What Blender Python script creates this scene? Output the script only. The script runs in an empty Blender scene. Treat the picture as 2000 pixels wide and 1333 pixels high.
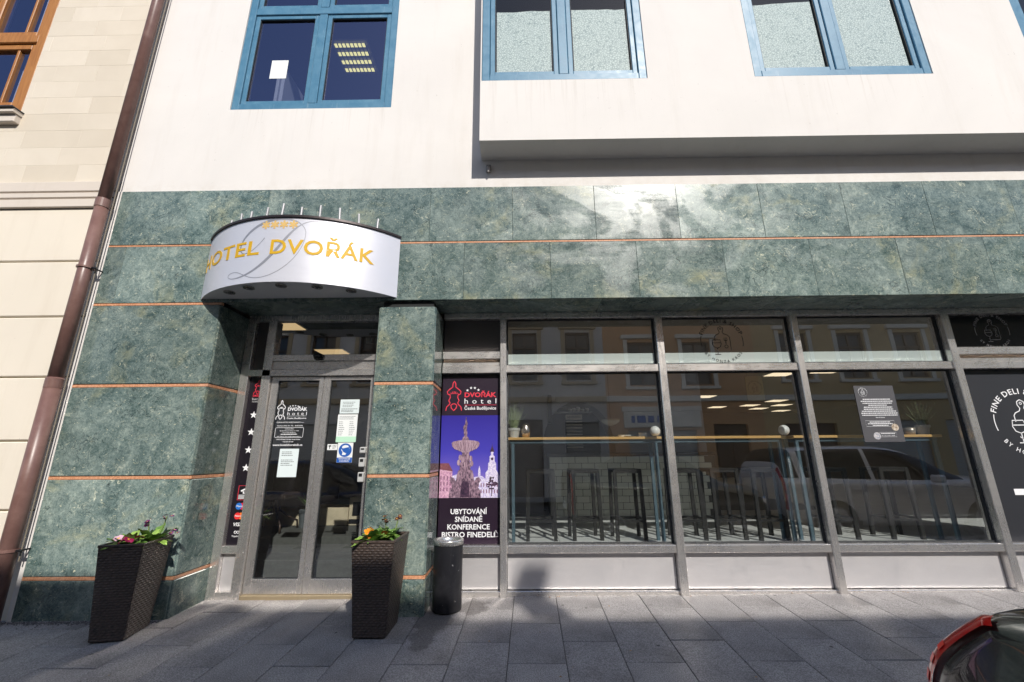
import bpy, bmesh, math, random
from mathutils import Matrix, Vector, Euler
random.seed(7)
R = math.radians
SC = bpy.context.scene
COL = SC.collection

# ------------------------------------------------------------------ camera
cam_d = bpy.data.cameras.new('camera')
cam = bpy.data.objects.new('camera', cam_d)
COL.objects.link(cam)
SC.camera = cam
cam_d.sensor_width = 36.0
cam_d.lens = 15.084
cam_d.clip_start = 0.02
cam_d.clip_end = 2000
def cam_matrix(loc, pitch, yaw, roll):
    cp, sp, cy, sy = math.cos(pitch), math.sin(pitch), math.cos(yaw), math.sin(yaw)
    fw = Vector((sy*cp, cy*cp, sp)); r0 = Vector((cy, -sy, 0)); u0 = r0.cross(fw)
    r = r0*math.cos(roll) + u0*math.sin(roll)
    u = u0*math.cos(roll) - r0*math.sin(roll)
    m = Matrix((r, u, -fw)).transposed().to_4x4()
    m.translation = loc
    return m
cam.matrix_world = cam_matrix(Vector((0, -4.03, 1.26)), R(15.022), R(-0.617), R(-0.397))

# ------------------------------------------------------------------ sky, sun, exposure
SUN = Vector((0.37, -1.0, 0.85)).normalized()          # towards the sun
world = bpy.data.worlds.new('World')
SC.world = world
world.use_nodes = True
wn = world.node_tree
bg = wn.nodes['Background']
sky = wn.nodes.new('ShaderNodeTexSky')
sky.sky_type = 'NISHITA'
sky.sun_disc = False
sky.sun_elevation = math.asin(SUN.z)
sky.sun_rotation = math.atan2(SUN.x, SUN.y)
sky.altitude = 400
sky.air_density = 1.0
sky.dust_density = 1.2
sky.ozone_density = 2.0
wn.links.new(sky.outputs[0], bg.inputs[0])
bg.inputs[1].default_value = 0.125
sd = bpy.data.lights.new('sun', 'SUN')
sd.energy = 3.75
sd.angle = R(0.53)
sd.color = (1.0, 0.955, 0.89)
sun = bpy.data.objects.new('sun', sd)
COL.objects.link(sun)
sun.rotation_euler = SUN.to_track_quat('Z', 'Y').to_euler()
sun.location = SUN*30
SC.view_settings.view_transform = 'Standard'
SC.view_settings.look = 'None'
SC.view_settings.exposure = 0.27
SC.view_settings.gamma = 1.0
SC.render.engine = 'CYCLES'
cy = SC.cycles
cy.use_denoising = True
cy.denoiser = 'OPENIMAGEDENOISE'
cy.max_bounces = 8
cy.diffuse_bounces = 3
cy.glossy_bounces = 4
cy.transparent_max_bounces = 12
cy.transmission_bounces = 4
cy.caustics_reflective = True
cy.caustics_refractive = False
cy.blur_glossy = 0.12
cy.sample_clamp_indirect = 30.0
cy.use_adaptive_sampling = True
cy.adaptive_threshold = 0.02

# ------------------------------------------------------------------ mesh helpers
class MB:
    def __init__(s):
        s.v = []; s.f = []; s.m = []
    def add(s, vs, fs, mi=0):
        b = len(s.v); s.v += [tuple(p) for p in vs]
        for f in fs:
            s.f.append(tuple(i+b for i in f)); s.m.append(mi)
        return s
    def box(s, x0, x1, y0, y1, z0, z1, c=0.0, mi=0):
        if c <= 0:
            vs = [(x, y, z) for x in (x0, x1) for y in (y0, y1) for z in (z0, z1)]
            return s.add(vs, [(0,1,3,2),(4,6,7,5),(0,4,5,1),(2,3,7,6),(0,2,6,4),(1,5,7,3)], mi)
        X, Y, Z = (x0, x1), (y0, y1), (z0, z1)
        vs = []; ix = {}
        for i in (0,1):
            for j in (0,1):
                for k in (0,1):
                    sx, sy, sz = (1-2*i)*c, (1-2*j)*c, (1-2*k)*c
                    for a, p in enumerate(((X[i], Y[j]+sy, Z[k]+sz), (X[i]+sx, Y[j], Z[k]+sz), (X[i]+sx, Y[j]+sy, Z[k]))):
                        ix[i,j,k,a] = len(vs); vs.append(p)
        fs = []
        for i in (0,1): fs.append((ix[i,0,0,0],ix[i,1,0,0],ix[i,1,1,0],ix[i,0,1,0]))
        for j in (0,1): fs.append((ix[0,j,0,1],ix[1,j,0,1],ix[1,j,1,1],ix[0,j,1,1]))
        for k in (0,1): fs.append((ix[0,0,k,2],ix[1,0,k,2],ix[1,1,k,2],ix[0,1,k,2]))
        for i in (0,1):
            for j in (0,1): fs.append((ix[i,j,0,0],ix[i,j,1,0],ix[i,j,1,1],ix[i,j,0,1]))
        for i in (0,1):
            for k in (0,1): fs.append((ix[i,0,k,0],ix[i,1,k,0],ix[i,1,k,2],ix[i,0,k,2]))
        for j in (0,1):
            for k in (0,1): fs.append((ix[0,j,k,1],ix[1,j,k,1],ix[1,j,k,2],ix[0,j,k,2]))
        for i in (0,1):
            for j in (0,1):
                for k in (0,1): fs.append((ix[i,j,k,0],ix[i,j,k,1],ix[i,j,k,2]))
        return s.add(vs, fs, mi)
    def tube(s, pts, r, n=10, cap=True, mi=0):
        pts = [Vector(p) for p in pts]; rs = r if isinstance(r, (list, tuple)) else [r]*len(pts)
        vs = []; N = len(pts); ref = None
        for i, p in enumerate(pts):
            t = (pts[min(i+1, N-1)]-pts[max(i-1, 0)]).normalized()
            if ref is None: ref = Vector((0,0,1)) if abs(t.z) < .9 else Vector((1,0,0))
            a = t.cross(ref).normalized(); b = t.cross(a).normalized(); ref = -b if abs(t.dot(b)) < .9 else ref
            ref = t.cross(a).normalized()*-1
            for k in range(n):
                q = 2*math.pi*k/n
                vs.append(p + a*math.cos(q)*rs[i] + b*math.sin(q)*rs[i])
        fs = [(i*n+k, i*n+(k+1)%n, (i+1)*n+(k+1)%n, (i+1)*n+k) for i in range(N-1) for k in range(n)]
        if cap: fs += [tuple(range(n)), tuple(range((N-1)*n, N*n))]
        return s.add(vs, fs, mi)
    def lathe(s, prof, n=24, c=(0,0,0), mi=0, axis='z'):
        vs = []; fs = []
        for (r, h) in prof:
            for k in range(n):
                q = 2*math.pi*k/n
                if axis == 'z': vs.append((c[0]+r*math.cos(q), c[1]+r*math.sin(q), c[2]+h))
                elif axis == 'y': vs.append((c[0]+r*math.cos(q), c[1]+h, c[2]+r*math.sin(q)))
                else: vs.append((c[0]+h, c[1]+r*math.cos(q), c[2]+r*math.sin(q)))
        for i in range(len(prof)-1):
            for k in range(n): fs.append((i*n+k, i*n+(k+1)%n, (i+1)*n+(k+1)%n, (i+1)*n+k))
        return s.add(vs, fs, mi)
    def sphere(s, c, r, n=12, m=8, sz=1.0, mi=0):
        return s.lathe([(max(r*math.sin(math.pi*i/m), 1e-5), -r*sz*math.cos(math.pi*i/m)) for i in range(m+1)], n, c, mi)
    def plate(s, pts2, y, th=0.0015, mi=0):          # polygon (x,z) facing -y, real thickness
        n = len(pts2)
        vs = [(p[0], y, p[1]) for p in pts2] + [(p[0], y+th, p[1]) for p in pts2]
        fs = [tuple(range(n)), tuple(range(2*n-1, n-1, -1))] + [(i, (i+1) % n, n+(i+1) % n, n+i) for i in range(n)]
        return s.add(vs, fs, mi)
    def ribbon(s, pts2, w, y, closed=False, th=0.001, mi=0):   # stroke in (x,z), w width or list
        P = [Vector((p[0], p[1])) for p in pts2]; n = len(P)
        ws = w if isinstance(w, (list, tuple)) else [w]*n
        L = []; Rr = []
        for i in range(n):
            a = P[(i-1) % n] if closed or i > 0 else P[i]
            b = P[(i+1) % n] if closed or i < n-1 else P[i]
            t = (b-a); t = t.normalized() if t.length > 1e-9 else Vector((1,0))
            nn = Vector((-t.y, t.x))
            L.append(P[i]+nn*ws[i]/2); Rr.append(P[i]-nn*ws[i]/2)
        vs = [(p.x, y, p.y) for p in L] + [(p.x, y, p.y) for p in Rr] + [(p.x, y+th, p.y) for p in L] + [(p.x, y+th, p.y) for p in Rr]
        fs = []
        for i in range(n if closed else n-1):
            j = (i+1) % n
            fs += [(i, j, n+j, n+i), (i, j, 2*n+j, 2*n+i), (n+i, n+j, 3*n+j, 3*n+i)]
        return s.add(vs, fs, mi)
    def build(s, name, mats, parent=None, off=None, smooth=False, recalc=True, local=False):
        me = bpy.data.meshes.new(name)
        me.from_pydata(s.v, [], s.f)
        if not isinstance(mats, (list, tuple)): mats = [mats]
        for m in mats: me.materials.append(m)
        if len(mats) > 1: me.polygons.foreach_set('material_index', s.m)
        if recalc:
            bm = bmesh.new(); bm.from_mesh(me)
            bmesh.ops.recalc_face_normals(bm, faces=bm.faces); bm.to_mesh(me); bm.free()
        if smooth: me.polygons.foreach_set('use_smooth', [True]*len(me.polygons))
        me.update()
        return link(name, me, parent, local)

def link(name, me, parent=None, local=False):
    o = bpy.data.objects.new(name, me); COL.objects.link(o)
    if parent is not None: setpar(o, parent, local)
    return o
WORLD_LOC = {}
def wloc(o):
    if o is None: return Vector((0,0,0))
    return Vector(o.get('_w', (0,0,0)))
LOCS = {}
def setpar(o, p, local=False):
    o.parent = p
    if not local and p in LOCS:
        o.matrix_parent_inverse = LOCS[p].inverted()
    LOCS[o] = Matrix.Identity(4) if not local else LOCS.get(p, Matrix.Identity(4))
def thing(name, label, cat, loc=(0,0,0), rz=0.0, group=None):
    o = bpy.data.objects.new(name, None); COL.objects.link(o)
    o.empty_display_size = 0.1
    o.location = loc; o.rotation_euler = (0,0,rz)
    LOCS[o] = Matrix.Translation(loc) @ Matrix.Rotation(rz, 4, 'Z')
    return tag(o, label, cat, group)
def tag(o, label=None, cat=None, group=None, kind=None):
    if label: o['label'] = label
    if cat: o['category'] = cat
    if group: o['group'] = group
    if kind: o['kind'] = kind
    return o
def copy_tree(o, parent=None):
    c = o.copy(); COL.objects.link(c)
    if parent is not None: c.parent = parent
    for ch in o.children: copy_tree(ch, c)
    return c

# ------------------------------------------------------------------ material helpers
class NT:
    def __init__(s, name):
        s.m = bpy.data.materials.new(name); s.m.use_nodes = True
        s.t = s.m.node_tree; s.b = s.t.nodes['Principled BSDF']; s.o = s.t.nodes['Material Output']
    def n(s, typ, ins=None, **kw):
        d = s.t.nodes.new('ShaderNode'+typ)
        for k, v in kw.items(): setattr(d, k, v)
        if ins:
            for k, v in ins.items(): s.set(d, k, v)
        return d
    def set(s, d, k, v):
        sock = d.inputs[k]
        if hasattr(v, 'links') or isinstance(v, bpy.types.NodeSocket): s.t.links.new(v, sock)
        else:
            if sock.type == 'RGBA' and len(v) == 3: v = (*v, 1)
            sock.default_value = v
    def P(s, **kw):
        for k, v in kw.items(): s.set(s.b, {'base':'Base Color','rough':'Roughness','metal':'Metallic','spec':'Specular IOR Level','coat':'Coat Weight','coatr':'Coat Roughness','em':'Emission Color','es':'Emission Strength','nrm':'Normal','alpha':'Alpha'}[k], v)
        return s
    def math(s, op, a, b=None, c=None, clamp=False):
        d = s.n('Math', operation=op, use_clamp=clamp)
        for i, v in enumerate((a, b, c)):
            if v is not None: s.set(d, i, v)
        return d.outputs[0]
    def coords(s, rnd=0.0, scale=(1,1,1)):
        tc = s.n('TexCoord').outputs['Object']
        if rnd:
            oi = s.n('ObjectInfo').outputs['Random']
            mu = s.math('MULTIPLY', oi, rnd)
            tc = s.n('VectorMath', {0: tc, 1: mu}, operation='ADD').outputs[0]
        if scale != (1,1,1):
            tc = s.n('VectorMath', {0: tc, 1: scale}, operation='MULTIPLY').outputs[0]
        return tc
    def noise(s, vec, scale, detail=4, rough=.5, dist=0.0):
        return s.n('TexNoise', {'Vector': vec, 'Scale': scale, 'Detail': detail, 'Roughness': rough, 'Distortion': dist}).outputs[0]
    def ramp(s, fac, stops, interp='LINEAR'):
        d = s.n('ValToRGB', {0: fac}); cr = d.color_ramp; cr.interpolation = interp
        while len(cr.elements) < len(stops): cr.elements.new(0.5)
        for e, (p, c) in zip(cr.elements, stops):
            e.position = p; e.color = (*c, 1) if len(c) == 3 else c
        return d.outputs[0]
    def fr(s, fac, a, b, lo=0.0, hi=1.0):
        return s.n('MapRange', {0: fac, 1: a, 2: b, 3: lo, 4: hi}).outputs[0]
    def mix(s, fac, a, b, blend='MIX'):
        d = s.n('Mix', data_type='RGBA', blend_type=blend)
        s.set(d, 0, fac); s.set(d, 6, a); s.set(d, 7, b)
        return d.outputs[2]
    def bump(s, h, strength=.2, dist=.01):
        return s.n('Bump', {'Height': h, 'Strength': strength, 'Distance': dist}).outputs[0]
def simple(name, base, rough=.5, metal=0.0, spec=.5, coat=0.0, var=0.0, vscale=8.0, bump=0.0, bscale=60.0, rvar=0.0):
    t = NT(name); t.P(rough=rough, metal=metal, spec=spec, coat=coat)
    b = (*base, 1)
    if var or bump or rvar:
        co = t.coords(13.0)
        nz = t.noise(co, vscale, 5, .6)
        if var:
            f = t.fr(nz, .3, .7, 1-var, 1+var*.6)
            t.P(base=t.n('VectorMath', {0: b[:3], 1: f}, operation='MULTIPLY').outputs[0])
        else: t.P(base=b)
        if rvar: t.P(rough=t.fr(nz, .3, .7, max(rough-rvar, .03), rough+rvar))
        if bump: t.P(nrm=t.bump(t.noise(co, bscale, 4, .6), bump, .004))
    else: t.P(base=b)
    return t.m
def glow(name, col, strength):
    t = NT(name); t.P(base=(*[c*.6 for c in col], 1), em=(*col, 1), es=strength, rough=.6); return t.m
def glass(name, f0=.11, tint=(.94,.97,.96), rough=0.0, dirt=.0, gcol=(1,1,1)):
    t = NT(name)
    lw = t.n('LayerWeight', {0: .5}).outputs['Facing']
    p5 = t.math('POWER', lw, 5.0)
    fac = t.math('MULTIPLY_ADD', p5, 1-f0, f0, clamp=True)
    tr = t.n('BsdfTransparent', {0: (*tint, 1)}).outputs[0]
    co = t.coords()
    gl = t.n('BsdfGlossy', {0: (*gcol, 1), 'Roughness': rough, 'Normal': t.bump(t.noise(co, 1.3, 2, .5), .02, .02)}).outputs[0]
    mx = t.n('MixShader', {0: fac, 1: tr, 2: gl}).outputs[0]
    if dirt:
        df = t.n('BsdfDiffuse', {0: (.55,.56,.56,1)}).outputs[0]
        dn = t.fr(t.noise(co, 9.0, 8, .75), .55, .8, dirt*.25, dirt)
        mx = t.n('MixShader', {0: dn, 1: mx, 2: df}).outputs[0]
    t.t.links.new(mx, t.o.inputs[0])
    return t.m

# ------------------------------------------------------------------ text helpers
TXT = {}
def text2d(s, size=1.0, bold=0.0, shear=0.0, space=1.0, res=3):
    key = (s, bold, shear, space, res)
    if key not in TXT:
        cu = bpy.data.curves.new('lettering', 'FONT')
        cu.body = s; cu.size = 1.0; cu.offset = bold; cu.shear = shear; cu.space_character = space
        cu.align_x = 'CENTER'; cu.resolution_u = res; cu.fill_mode = 'BOTH'; cu.extrude = 0.0
        ob = bpy.data.objects.new('lettering', cu); COL.objects.link(ob)
        dg = bpy.context.evaluated_depsgraph_get(); dg.update()
        me = bpy.data.meshes.new_from_object(ob.evaluated_get(dg))
        vs = [(v.co.x, v.co.y) for v in me.vertices]; fs = [tuple(p.vertices) for p in me.polygons]
        bpy.data.objects.remove(ob); bpy.data.curves.remove(cu); bpy.data.meshes.remove(me)
        TXT[key] = (vs, fs)
    vs, fs = TXT[key]
    return [(x*size, y*size) for x, y in vs], fs
def textbox(vs):
    xs = [p[0] for p in vs]; ys = [p[1] for p in vs]
    return min(xs), max(xs), min(ys), max(ys)
def text_flat(mb, s, cx, z, y, width=None, size=None, bold=0.0, shear=0.0, space=1.0, align='c', mi=0, res=2):
    """flat lettering facing -y: baseline z, centred on cx (or left edge), scaled to width when given"""
    vs, fs = text2d(s, 1.0, bold, shear, space, res)
    x0, x1, y0, y1 = textbox(vs)
    k = size if size else width/(x1-x0)
    kx = width/(x1-x0) if width else k
    ox = {'c': cx-(x0+x1)/2*kx, 'l': cx-x0*kx, 'r': cx-x1*kx}[align]
    mb.add([(ox+px*kx, y, z+py*k) for px, py in vs], fs, mi)
    return k
def text_arc(mb, s, cx, cz, y, rad, size, a_mid, inside=False, bold=0.0, space=1.0, mi=0):
    """text on a circle; a_mid centre angle; inside=True reads along the lower arc"""
    vs, fs = text2d(s, size, bold, 0, space, 2)
    x0, x1, _, _ = textbox(vs); m = (x0+x1)/2
    out = []
    for px, py in vs:
        if not inside:
            a = a_mid-(px-m)/rad; r = rad+py
        else:
            a = a_mid+(px-m)/rad; r = rad-py
        out.append((cx+r*math.cos(a), y, cz+r*math.sin(a)))
    mb.add(out, fs, mi)
def star(cx, cz, r, k=.42, n=5, rot=math.pi/2):
    return [(cx+(r if i % 2 == 0 else r*k)*math.cos(rot+math.pi*i/n), cz+(r if i % 2 == 0 else r*k)*math.sin(rot+math.pi*i/n)) for i in range(2*n)]
def circ(cx, cz, r, n=20, a0=0.0, a1=2*math.pi):
    return [(cx+r*math.cos(a0+(a1-a0)*i/n), cz+r*math.sin(a0+(a1-a0)*i/n)) for i in range(n + (0 if abs(a1-a0) > 6.28 else 1))]

# ------------------------------------------------------------------ materials
def m_plaster(name, col, rnd=0.0, stain=.12, bump=.10, sills=False):
    t = NT(name); co = t.coords(rnd)
    big = t.noise(co, .7, 6, .6, .4); fine = t.noise(co, 90, 3, .6)
    streak = t.noise(t.coords(rnd, (2.5, 2.5, .25)), 2.2, 6, .65)
    c = t.mix(t.fr(big, .35, .72, 0, 1), (*[x*(1-stain) for x in col], 1), (*col, 1))
    c = t.mix(t.fr(streak, .52, .78, 0, .35), c, (col[0]*.78, col[1]*.75, col[2]*.71, 1))
    if sills:
        pos = t.n('SeparateXYZ', {0: t.n('NewGeometry').outputs['Position']})
        zf = t.math('MULTIPLY', t.fr(pos.outputs[2], 4.45, 5.15, 0, 1), t.math('LESS_THAN', pos.outputs[2], 5.2))
        run = t.fr(t.noise(t.coords(rnd, (7.0, 1.0, .22)), 3.0, 5, .65), .55, .72, 0, .30)
        xm = None
        for cx_, hw_ in ((-2.347,.92), (.546,.88), (3.544,.94)):
            q = t.fr(t.math('ABSOLUTE', t.math('SUBTRACT', pos.outputs[0], cx_)), hw_-.05, hw_+.02, 1, 0)
            xm = q if xm is None else t.math('MAXIMUM', xm, q)
        c = t.mix(t.math('MULTIPLY', t.math('MULTIPLY', zf, xm), run), c, (.50, .45, .39, 1))
        low = t.math('MULTIPLY', t.fr(pos.outputs[2], 4.068, 4.22, 1, 0), t.fr(t.noise(co, 7, 6, .7), .45, .7, 0, .4))
        c = t.mix(low, c, (.55, .49, .42, 1))
    spots = t.noise(co, 34, 2, .5)
    c = t.mix(t.fr(spots, .74, .80, 0, .35), c, (.35, .31, .27, 1))
    t.P(base=c, rough=.85, spec=.2, nrm=t.bump(t.mix(.4, fine, t.noise(co, 6, 5, .6)), bump, .006))
    return t.m
PLASTER = m_plaster('warm_white_plaster', (.80, .765, .725), stain=.08, bump=.2, sills=True)
CREAM = m_plaster('cream_render', (.79, .715, .60), stain=.07)
CREAM_S = m_plaster('cream_cornice', (.70, .625, .545), stain=.12)
def m_block():
    t = NT('cream_stone_block'); co = t.coords(40.0)
    oi = t.n('ObjectInfo').outputs['Random']
    base = t.ramp(oi, [(0, (.66,.585,.475)), (.35, (.72,.64,.525)), (.7, (.74,.665,.555)), (1, (.69,.615,.505))])
    n = t.noise(co, 2.0, 6, .6, .5)
    c = t.mix(t.fr(n, .3, .75, .35, 0), base, (.55, .475, .375, 1))
    t.P(base=c, rough=.8, spec=.25, nrm=t.bump(t.noise(co, 60, 4, .6), .12, .005)); return t.m
BLOCK = m_block()
def m_marble(name, D=1.42, olive=.5, rlo=.15, rhi=.33):
    t = NT(name); co = t.coords(37.0)
    n1 = t.noise(co, 1.7, 7, .6, .8)
    n2 = t.noise(co, 9, 9, .8, .9)
    n3 = t.noise(co, 62, 5, .8, .5)
    f = t.math('ADD', t.math('MULTIPLY', n1, .26), t.math('ADD', t.math('MULTIPLY', n2, .42), t.math('MULTIPLY', n3, .32)))
    c = t.ramp(f, [(.36, (.012*D,.026*D,.025*D)), (.44, (.056*D,.086*D,.080*D)), (.50, (.112*D,.148*D,.136*D)), (.555, (.172*D,.211*D,.188*D)), (.64, (.31*D,.355*D,.30*D))])
    ol = t.fr(t.noise(t.coords(71.0), 1.5, 5, .6, 1.2), .55, .70, 0, olive)
    c = t.mix(t.math('MULTIPLY', ol, t.fr(n2, .40, .56)), c, (.27*D, .25*D, .12*D, 1))
    def ridge(sc, dist, seed, w):
        r_ = t.noise(t.coords(seed), sc, 5, .6, dist)
        return t.fr(t.math('ABSOLUTE', t.math('SUBTRACT', r_, .5)), 0.0, w, 1, 0)
    dm = t.math('MULTIPLY', ridge(4.0, 2.4, 51.0, .020), t.fr(t.noise(t.coords(23.0), 2.8, 5, .7, .8), .47, .60, 0, .9))
    c = t.mix(dm, c, (.010*D, .020*D, .022*D, 1))
    vm = t.math('MULTIPLY', ridge(6.0, 2.6, 17.0, .026), t.fr(t.noise(t.coords(11.0), 5.5, 5, .7, .8), .55, .66, 0, .9))
    c = t.mix(vm, c, (.50*D, .50*D, .38*D, 1))
    # scattered curved flecks, light and dark
    wv = t.n('VectorMath', {0: t.coords(5.0), 1: t.n('VectorMath', {0: t.n('TexNoise', {'Vector': co, 'Scale': 9.0, 'Detail': 3.0}).outputs[1], 1: (.16,.16,.16)}, operation='MULTIPLY').outputs[0]}, operation='ADD').outputs[0]
    fl = t.noise(t.n('VectorMath', {0: wv, 1: (1.0,1.0,3.4)}, operation='MULTIPLY').outputs[0], 30, 4, .6, .4)
    fl2 = t.noise(t.n('VectorMath', {0: wv, 1: (3.2,3.2,1.0)}, operation='MULTIPLY').outputs[0], 27, 4, .6, .4)
    c = t.mix(t.fr(fl, .645, .69, 0, .9), c, (.48*D, .47*D, .34*D, 1))
    c = t.mix(t.fr(fl2, .685, .71, 0, .8), c, (.42*D, .43*D, .34*D, 1))
    c = t.mix(t.fr(fl2, .345, .30, 0, .9), c, (.008*D, .016*D, .018*D, 1))
    oi = t.n('ObjectInfo').outputs['Random']
    c = t.n('VectorMath', {0: c, 1: t.fr(t.math('FRACT', t.math('MULTIPLY', oi, 7.31)), 0, 1, .78, 1.16)}, operation='MULTIPLY').outputs[0]
    c = t.mix(1.0, c, (.99,1.0,1.0,1), 'MULTIPLY')
    sw = t.noise(t.coords(0.0, (1.0, 1.0, 1.4)), .95, 6, .5, 2.8)
    sm = t.noise(t.coords(0.0, (1.2, 1.0, 9.0)), 2.2, 5, .6, .5)
    rg = t.math('ADD', t.math('ADD', t.fr(sw, .44, .58, rlo, rhi), t.fr(n3, .3, .7, -.02, .03)), t.fr(sm, .4, .65, -.02, .05))
    t.P(base=c, rough=rg, spec=.5, nrm=t.bump(t.math('ADD', n3, dm), .04, .002)); return t.m
MARBLE = m_marble('green_serpentine_marble')
MARBLE_P = m_marble('polished_serpentine_marble', 1.2, rlo=.05, rhi=.12)
def m_strip():
    t = NT('orange_stone_strip'); co = t.coords(9.0)
    n = t.noise(co, 60, 6, .7); b = t.noise(co, 2.5, 3, .5)
    c = t.ramp(n, [(.3, (.34,.13,.06)), (.5, (.62,.28,.145)), (.7, (.74,.42,.26))])
    c = t.mix(t.fr(b, .5, .7, 0, .5), c, (.60, .36, .25, 1))
    t.P(base=c, rough=.55); return t.m
STRIP = m_strip()
def m_steel(name, base=(.80,.77,.74), rough=.25, streak=(60,60,1.2), smear=.1, dirt=.35, metal=.84):
    t = NT(name); co = t.coords(3.0)
    br = t.noise(t.coords(3.0, streak), 6, 4, .6)
    sm = t.noise(co, 3.2, 7, .65, .8)
    c = t.mix(t.fr(sm, .42, .75, 0, dirt), (*base, 1), (base[0]*.62, base[1]*.57, base[2]*.53, 1))
    t.P(base=c, metal=metal, rough=t.math('ADD', t.fr(br, .3, .7, rough-.05, rough+.06), t.fr(sm, .35, .7, -smear*.4, smear)), nrm=t.bump(br, .03, .002)); return t.m
STEEL = m_steel('brushed_steel_upright')
STEEL_H = m_steel('brushed_steel_rail', streak=(1.2,60,60))
STEEL_P = m_steel('satin_steel_panel', base=(.64,.62,.625), rough=.46, streak=(1.0,20,40), smear=.1, dirt=.2, metal=.6)
STEEL_L = m_steel('satin_sign_steel', base=(.70,.70,.75), rough=.38, streak=(1.0,1.0,30), smear=.05, dirt=.06, metal=.3)
STEEL_D = simple('dark_metal', (.05,.05,.055), .4, 0.8)
GLASS = glass('shop_glass', .24, dirt=.012)
GLASS_UP = glass('window_glass', .23, tint=(.80,.84,.90), dirt=.006, gcol=(.62,.66,1.0))
GLASS_FILM = glass('filmed_window_glass', .06, tint=(.92,.95,.94))
GLASS_D = glass('door_glass', .26, dirt=.014)
BLACK = simple('black', (.012,.012,.013), .5)
PRINT_W = simple('white_print', (.82,.82,.83), .6)
PRINT_R = simple('red_print', (.72,.03,.06), .6)
PRINT_K = simple('dark_print', (.012,.011,.013), .6)
PRINT_G = simple('gray_print', (.42,.42,.43), .6)
PRINT_B = simple('blue_print', (.01,.10,.42), .6)
PAPER = simple('paper', (.72,.80,.80), .8)
PAPER_W = simple('white_paper', (.82,.84,.83), .8)
PAPER_G = simple('green_paper', (.50,.78,.58), .8)
def m_bluewin():
    t = NT('blue_painted_aluminium'); co = t.coords(4.0)
    n = t.noise(co, 7, 7, .7, .6); s = t.noise(t.coords(4.0, (9,9,1)), 4, 5, .6)
    c = t.mix(t.fr(n, .35, .7, 0, 1), (.062,.185,.295,1), (.10,.245,.36,1))
    c = t.mix(t.fr(s, .6, .78, 0, .5), c, (.30,.42,.50,1))
    c = t.mix(t.fr(t.noise(co, 26, 4, .6), .68, .76, 0, .6), c, (.05,.11,.17,1))
    t.P(base=c, rough=t.fr(n, .3, .7, .32, .52)); return t.m
BLUEWIN = m_bluewin()
GASKET = simple('black_gasket', (.015,.017,.02), .6)
def m_wood(name, a, b, rough=.45, sc=(1,1,.08)):
    t = NT(name); co = t.coords(6.0, sc)
    n = t.noise(co, 30, 6, .6, 1.2)
    t.P(base=t.mix(t.fr(n, .35, .65), (*a, 1), (*b, 1)), rough=rough, nrm=t.bump(n, .08, .003)); return t.m
WOOD = m_wood('varnished_orange_wood', (.33,.125,.025), (.46,.20,.05))
OAK = m_wood('pale_oak', (.55,.31,.10), (.68,.43,.17), .4, (.08,1,1))
def m_pipe():
    t = NT('brown_painted_pipe'); co = t.coords(2.0)
    n = t.noise(co, 5, 7, .7); s = t.noise(t.coords(2.0, (8,8,.6)), 5, 5, .6)
    c = t.mix(t.fr(n, .4, .7), (.17,.09,.075,1), (.24,.14,.118,1))
    c = t.mix(t.fr(s, .60, .75, 0, .45), c, (.26,.18,.155,1))
    t.P(base=c, rough=t.fr(n, .3, .7, .28, .45)); return t.m
PIPE = m_pipe()
def m_granite():
    t = NT('grey_granite_slab'); co = t.coords(29.0)
    oi = t.n('ObjectInfo').outputs['Random']
    sp = t.noise(co, 125, 3, .85); md = t.noise(co, 48, 4, .7); bg_ = t.noise(t.coords(0.0), 1.6, 6, .62, .6)
    base = t.ramp(oi, [(0, (.355,.328,.312)), (.4, (.40,.37,.352)), (.75, (.435,.405,.386)), (1, (.375,.346,.33))])
    c = t.mix(t.fr(sp, .38, .62, 0, 1), t.mix(.62, base, (.04,.04,.042,1)), t.mix(.38, base, (.62,.60,.60,1)))
    c = t.mix(t.fr(md, .62, .72, 0, .45), c, (.06,.058,.06,1))
    c = t.mix(t.fr(bg_, .42, .70, 0, .5), c, (.085,.078,.074,1))
    sp2 = t.noise(t.coords(0.0), 21, 2, .5)
    c = t.mix(t.fr(sp2, .755, .78, 0, .7), c, (.035,.033,.032,1))
    pos = t.n('NewGeometry').outputs['Position']
    wob = t.n('VectorMath', {0: t.n('TexNoise', {'Vector': pos, 'Scale': 7.0, 'Detail': 6.0, 'Roughness': .7}).outputs[1], 1: (.30,.30,0)}, operation='MULTIPLY').outputs[0]
    wp = t.n('VectorMath', {0: pos, 1: wob}, operation='ADD').outputs[0]
    wet = None
    for (sx, sy, kx, ky) in ((-.70,-.02,5.5,2.6), (-.72,-.30,9.0,3.0), (-.40,.22,7.0,5.0)):
        d = t.n('VectorMath', {0: t.n('VectorMath', {0: wp, 1: (sx+.15,sy+.15,0)}, operation='SUBTRACT').outputs[0], 1: (kx,ky,0)}, operation='MULTIPLY').outputs[0]
        m_ = t.fr(t.n('VectorMath', {0: d}, operation='LENGTH').outputs[1], .75, .95, .62, 0)
        wet = m_ if wet is None else t.math('MAXIMUM', wet, m_)
    c = t.mix(wet, c, t.mix(1.0, c, (.32,.30,.29,1), 'MULTIPLY'))
    gum = t.n('TexVoronoi', {'Vector': pos, 'Scale': 5.0}, feature='F1')
    gm = t.math('MULTIPLY', t.fr(gum.outputs[0], .055, .075, 1, 0), t.fr(t.n('SeparateColor', {0: gum.outputs[1]}).outputs[0], .72, .74, 0, .75))
    c = t.mix(gm, c, (.05,.047,.045,1))
    t.P(base=c, rough=t.math('SUBTRACT', .82, t.math('MULTIPLY', wet, .35)), spec=.12, nrm=t.bump(t.math('ADD', sp, md), .06, .002)); return t.m
GRANITE = m_granite()
JOINT = simple('dark_joint_sand', (.035,.033,.032), .95, bump=.4, bscale=150)
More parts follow.
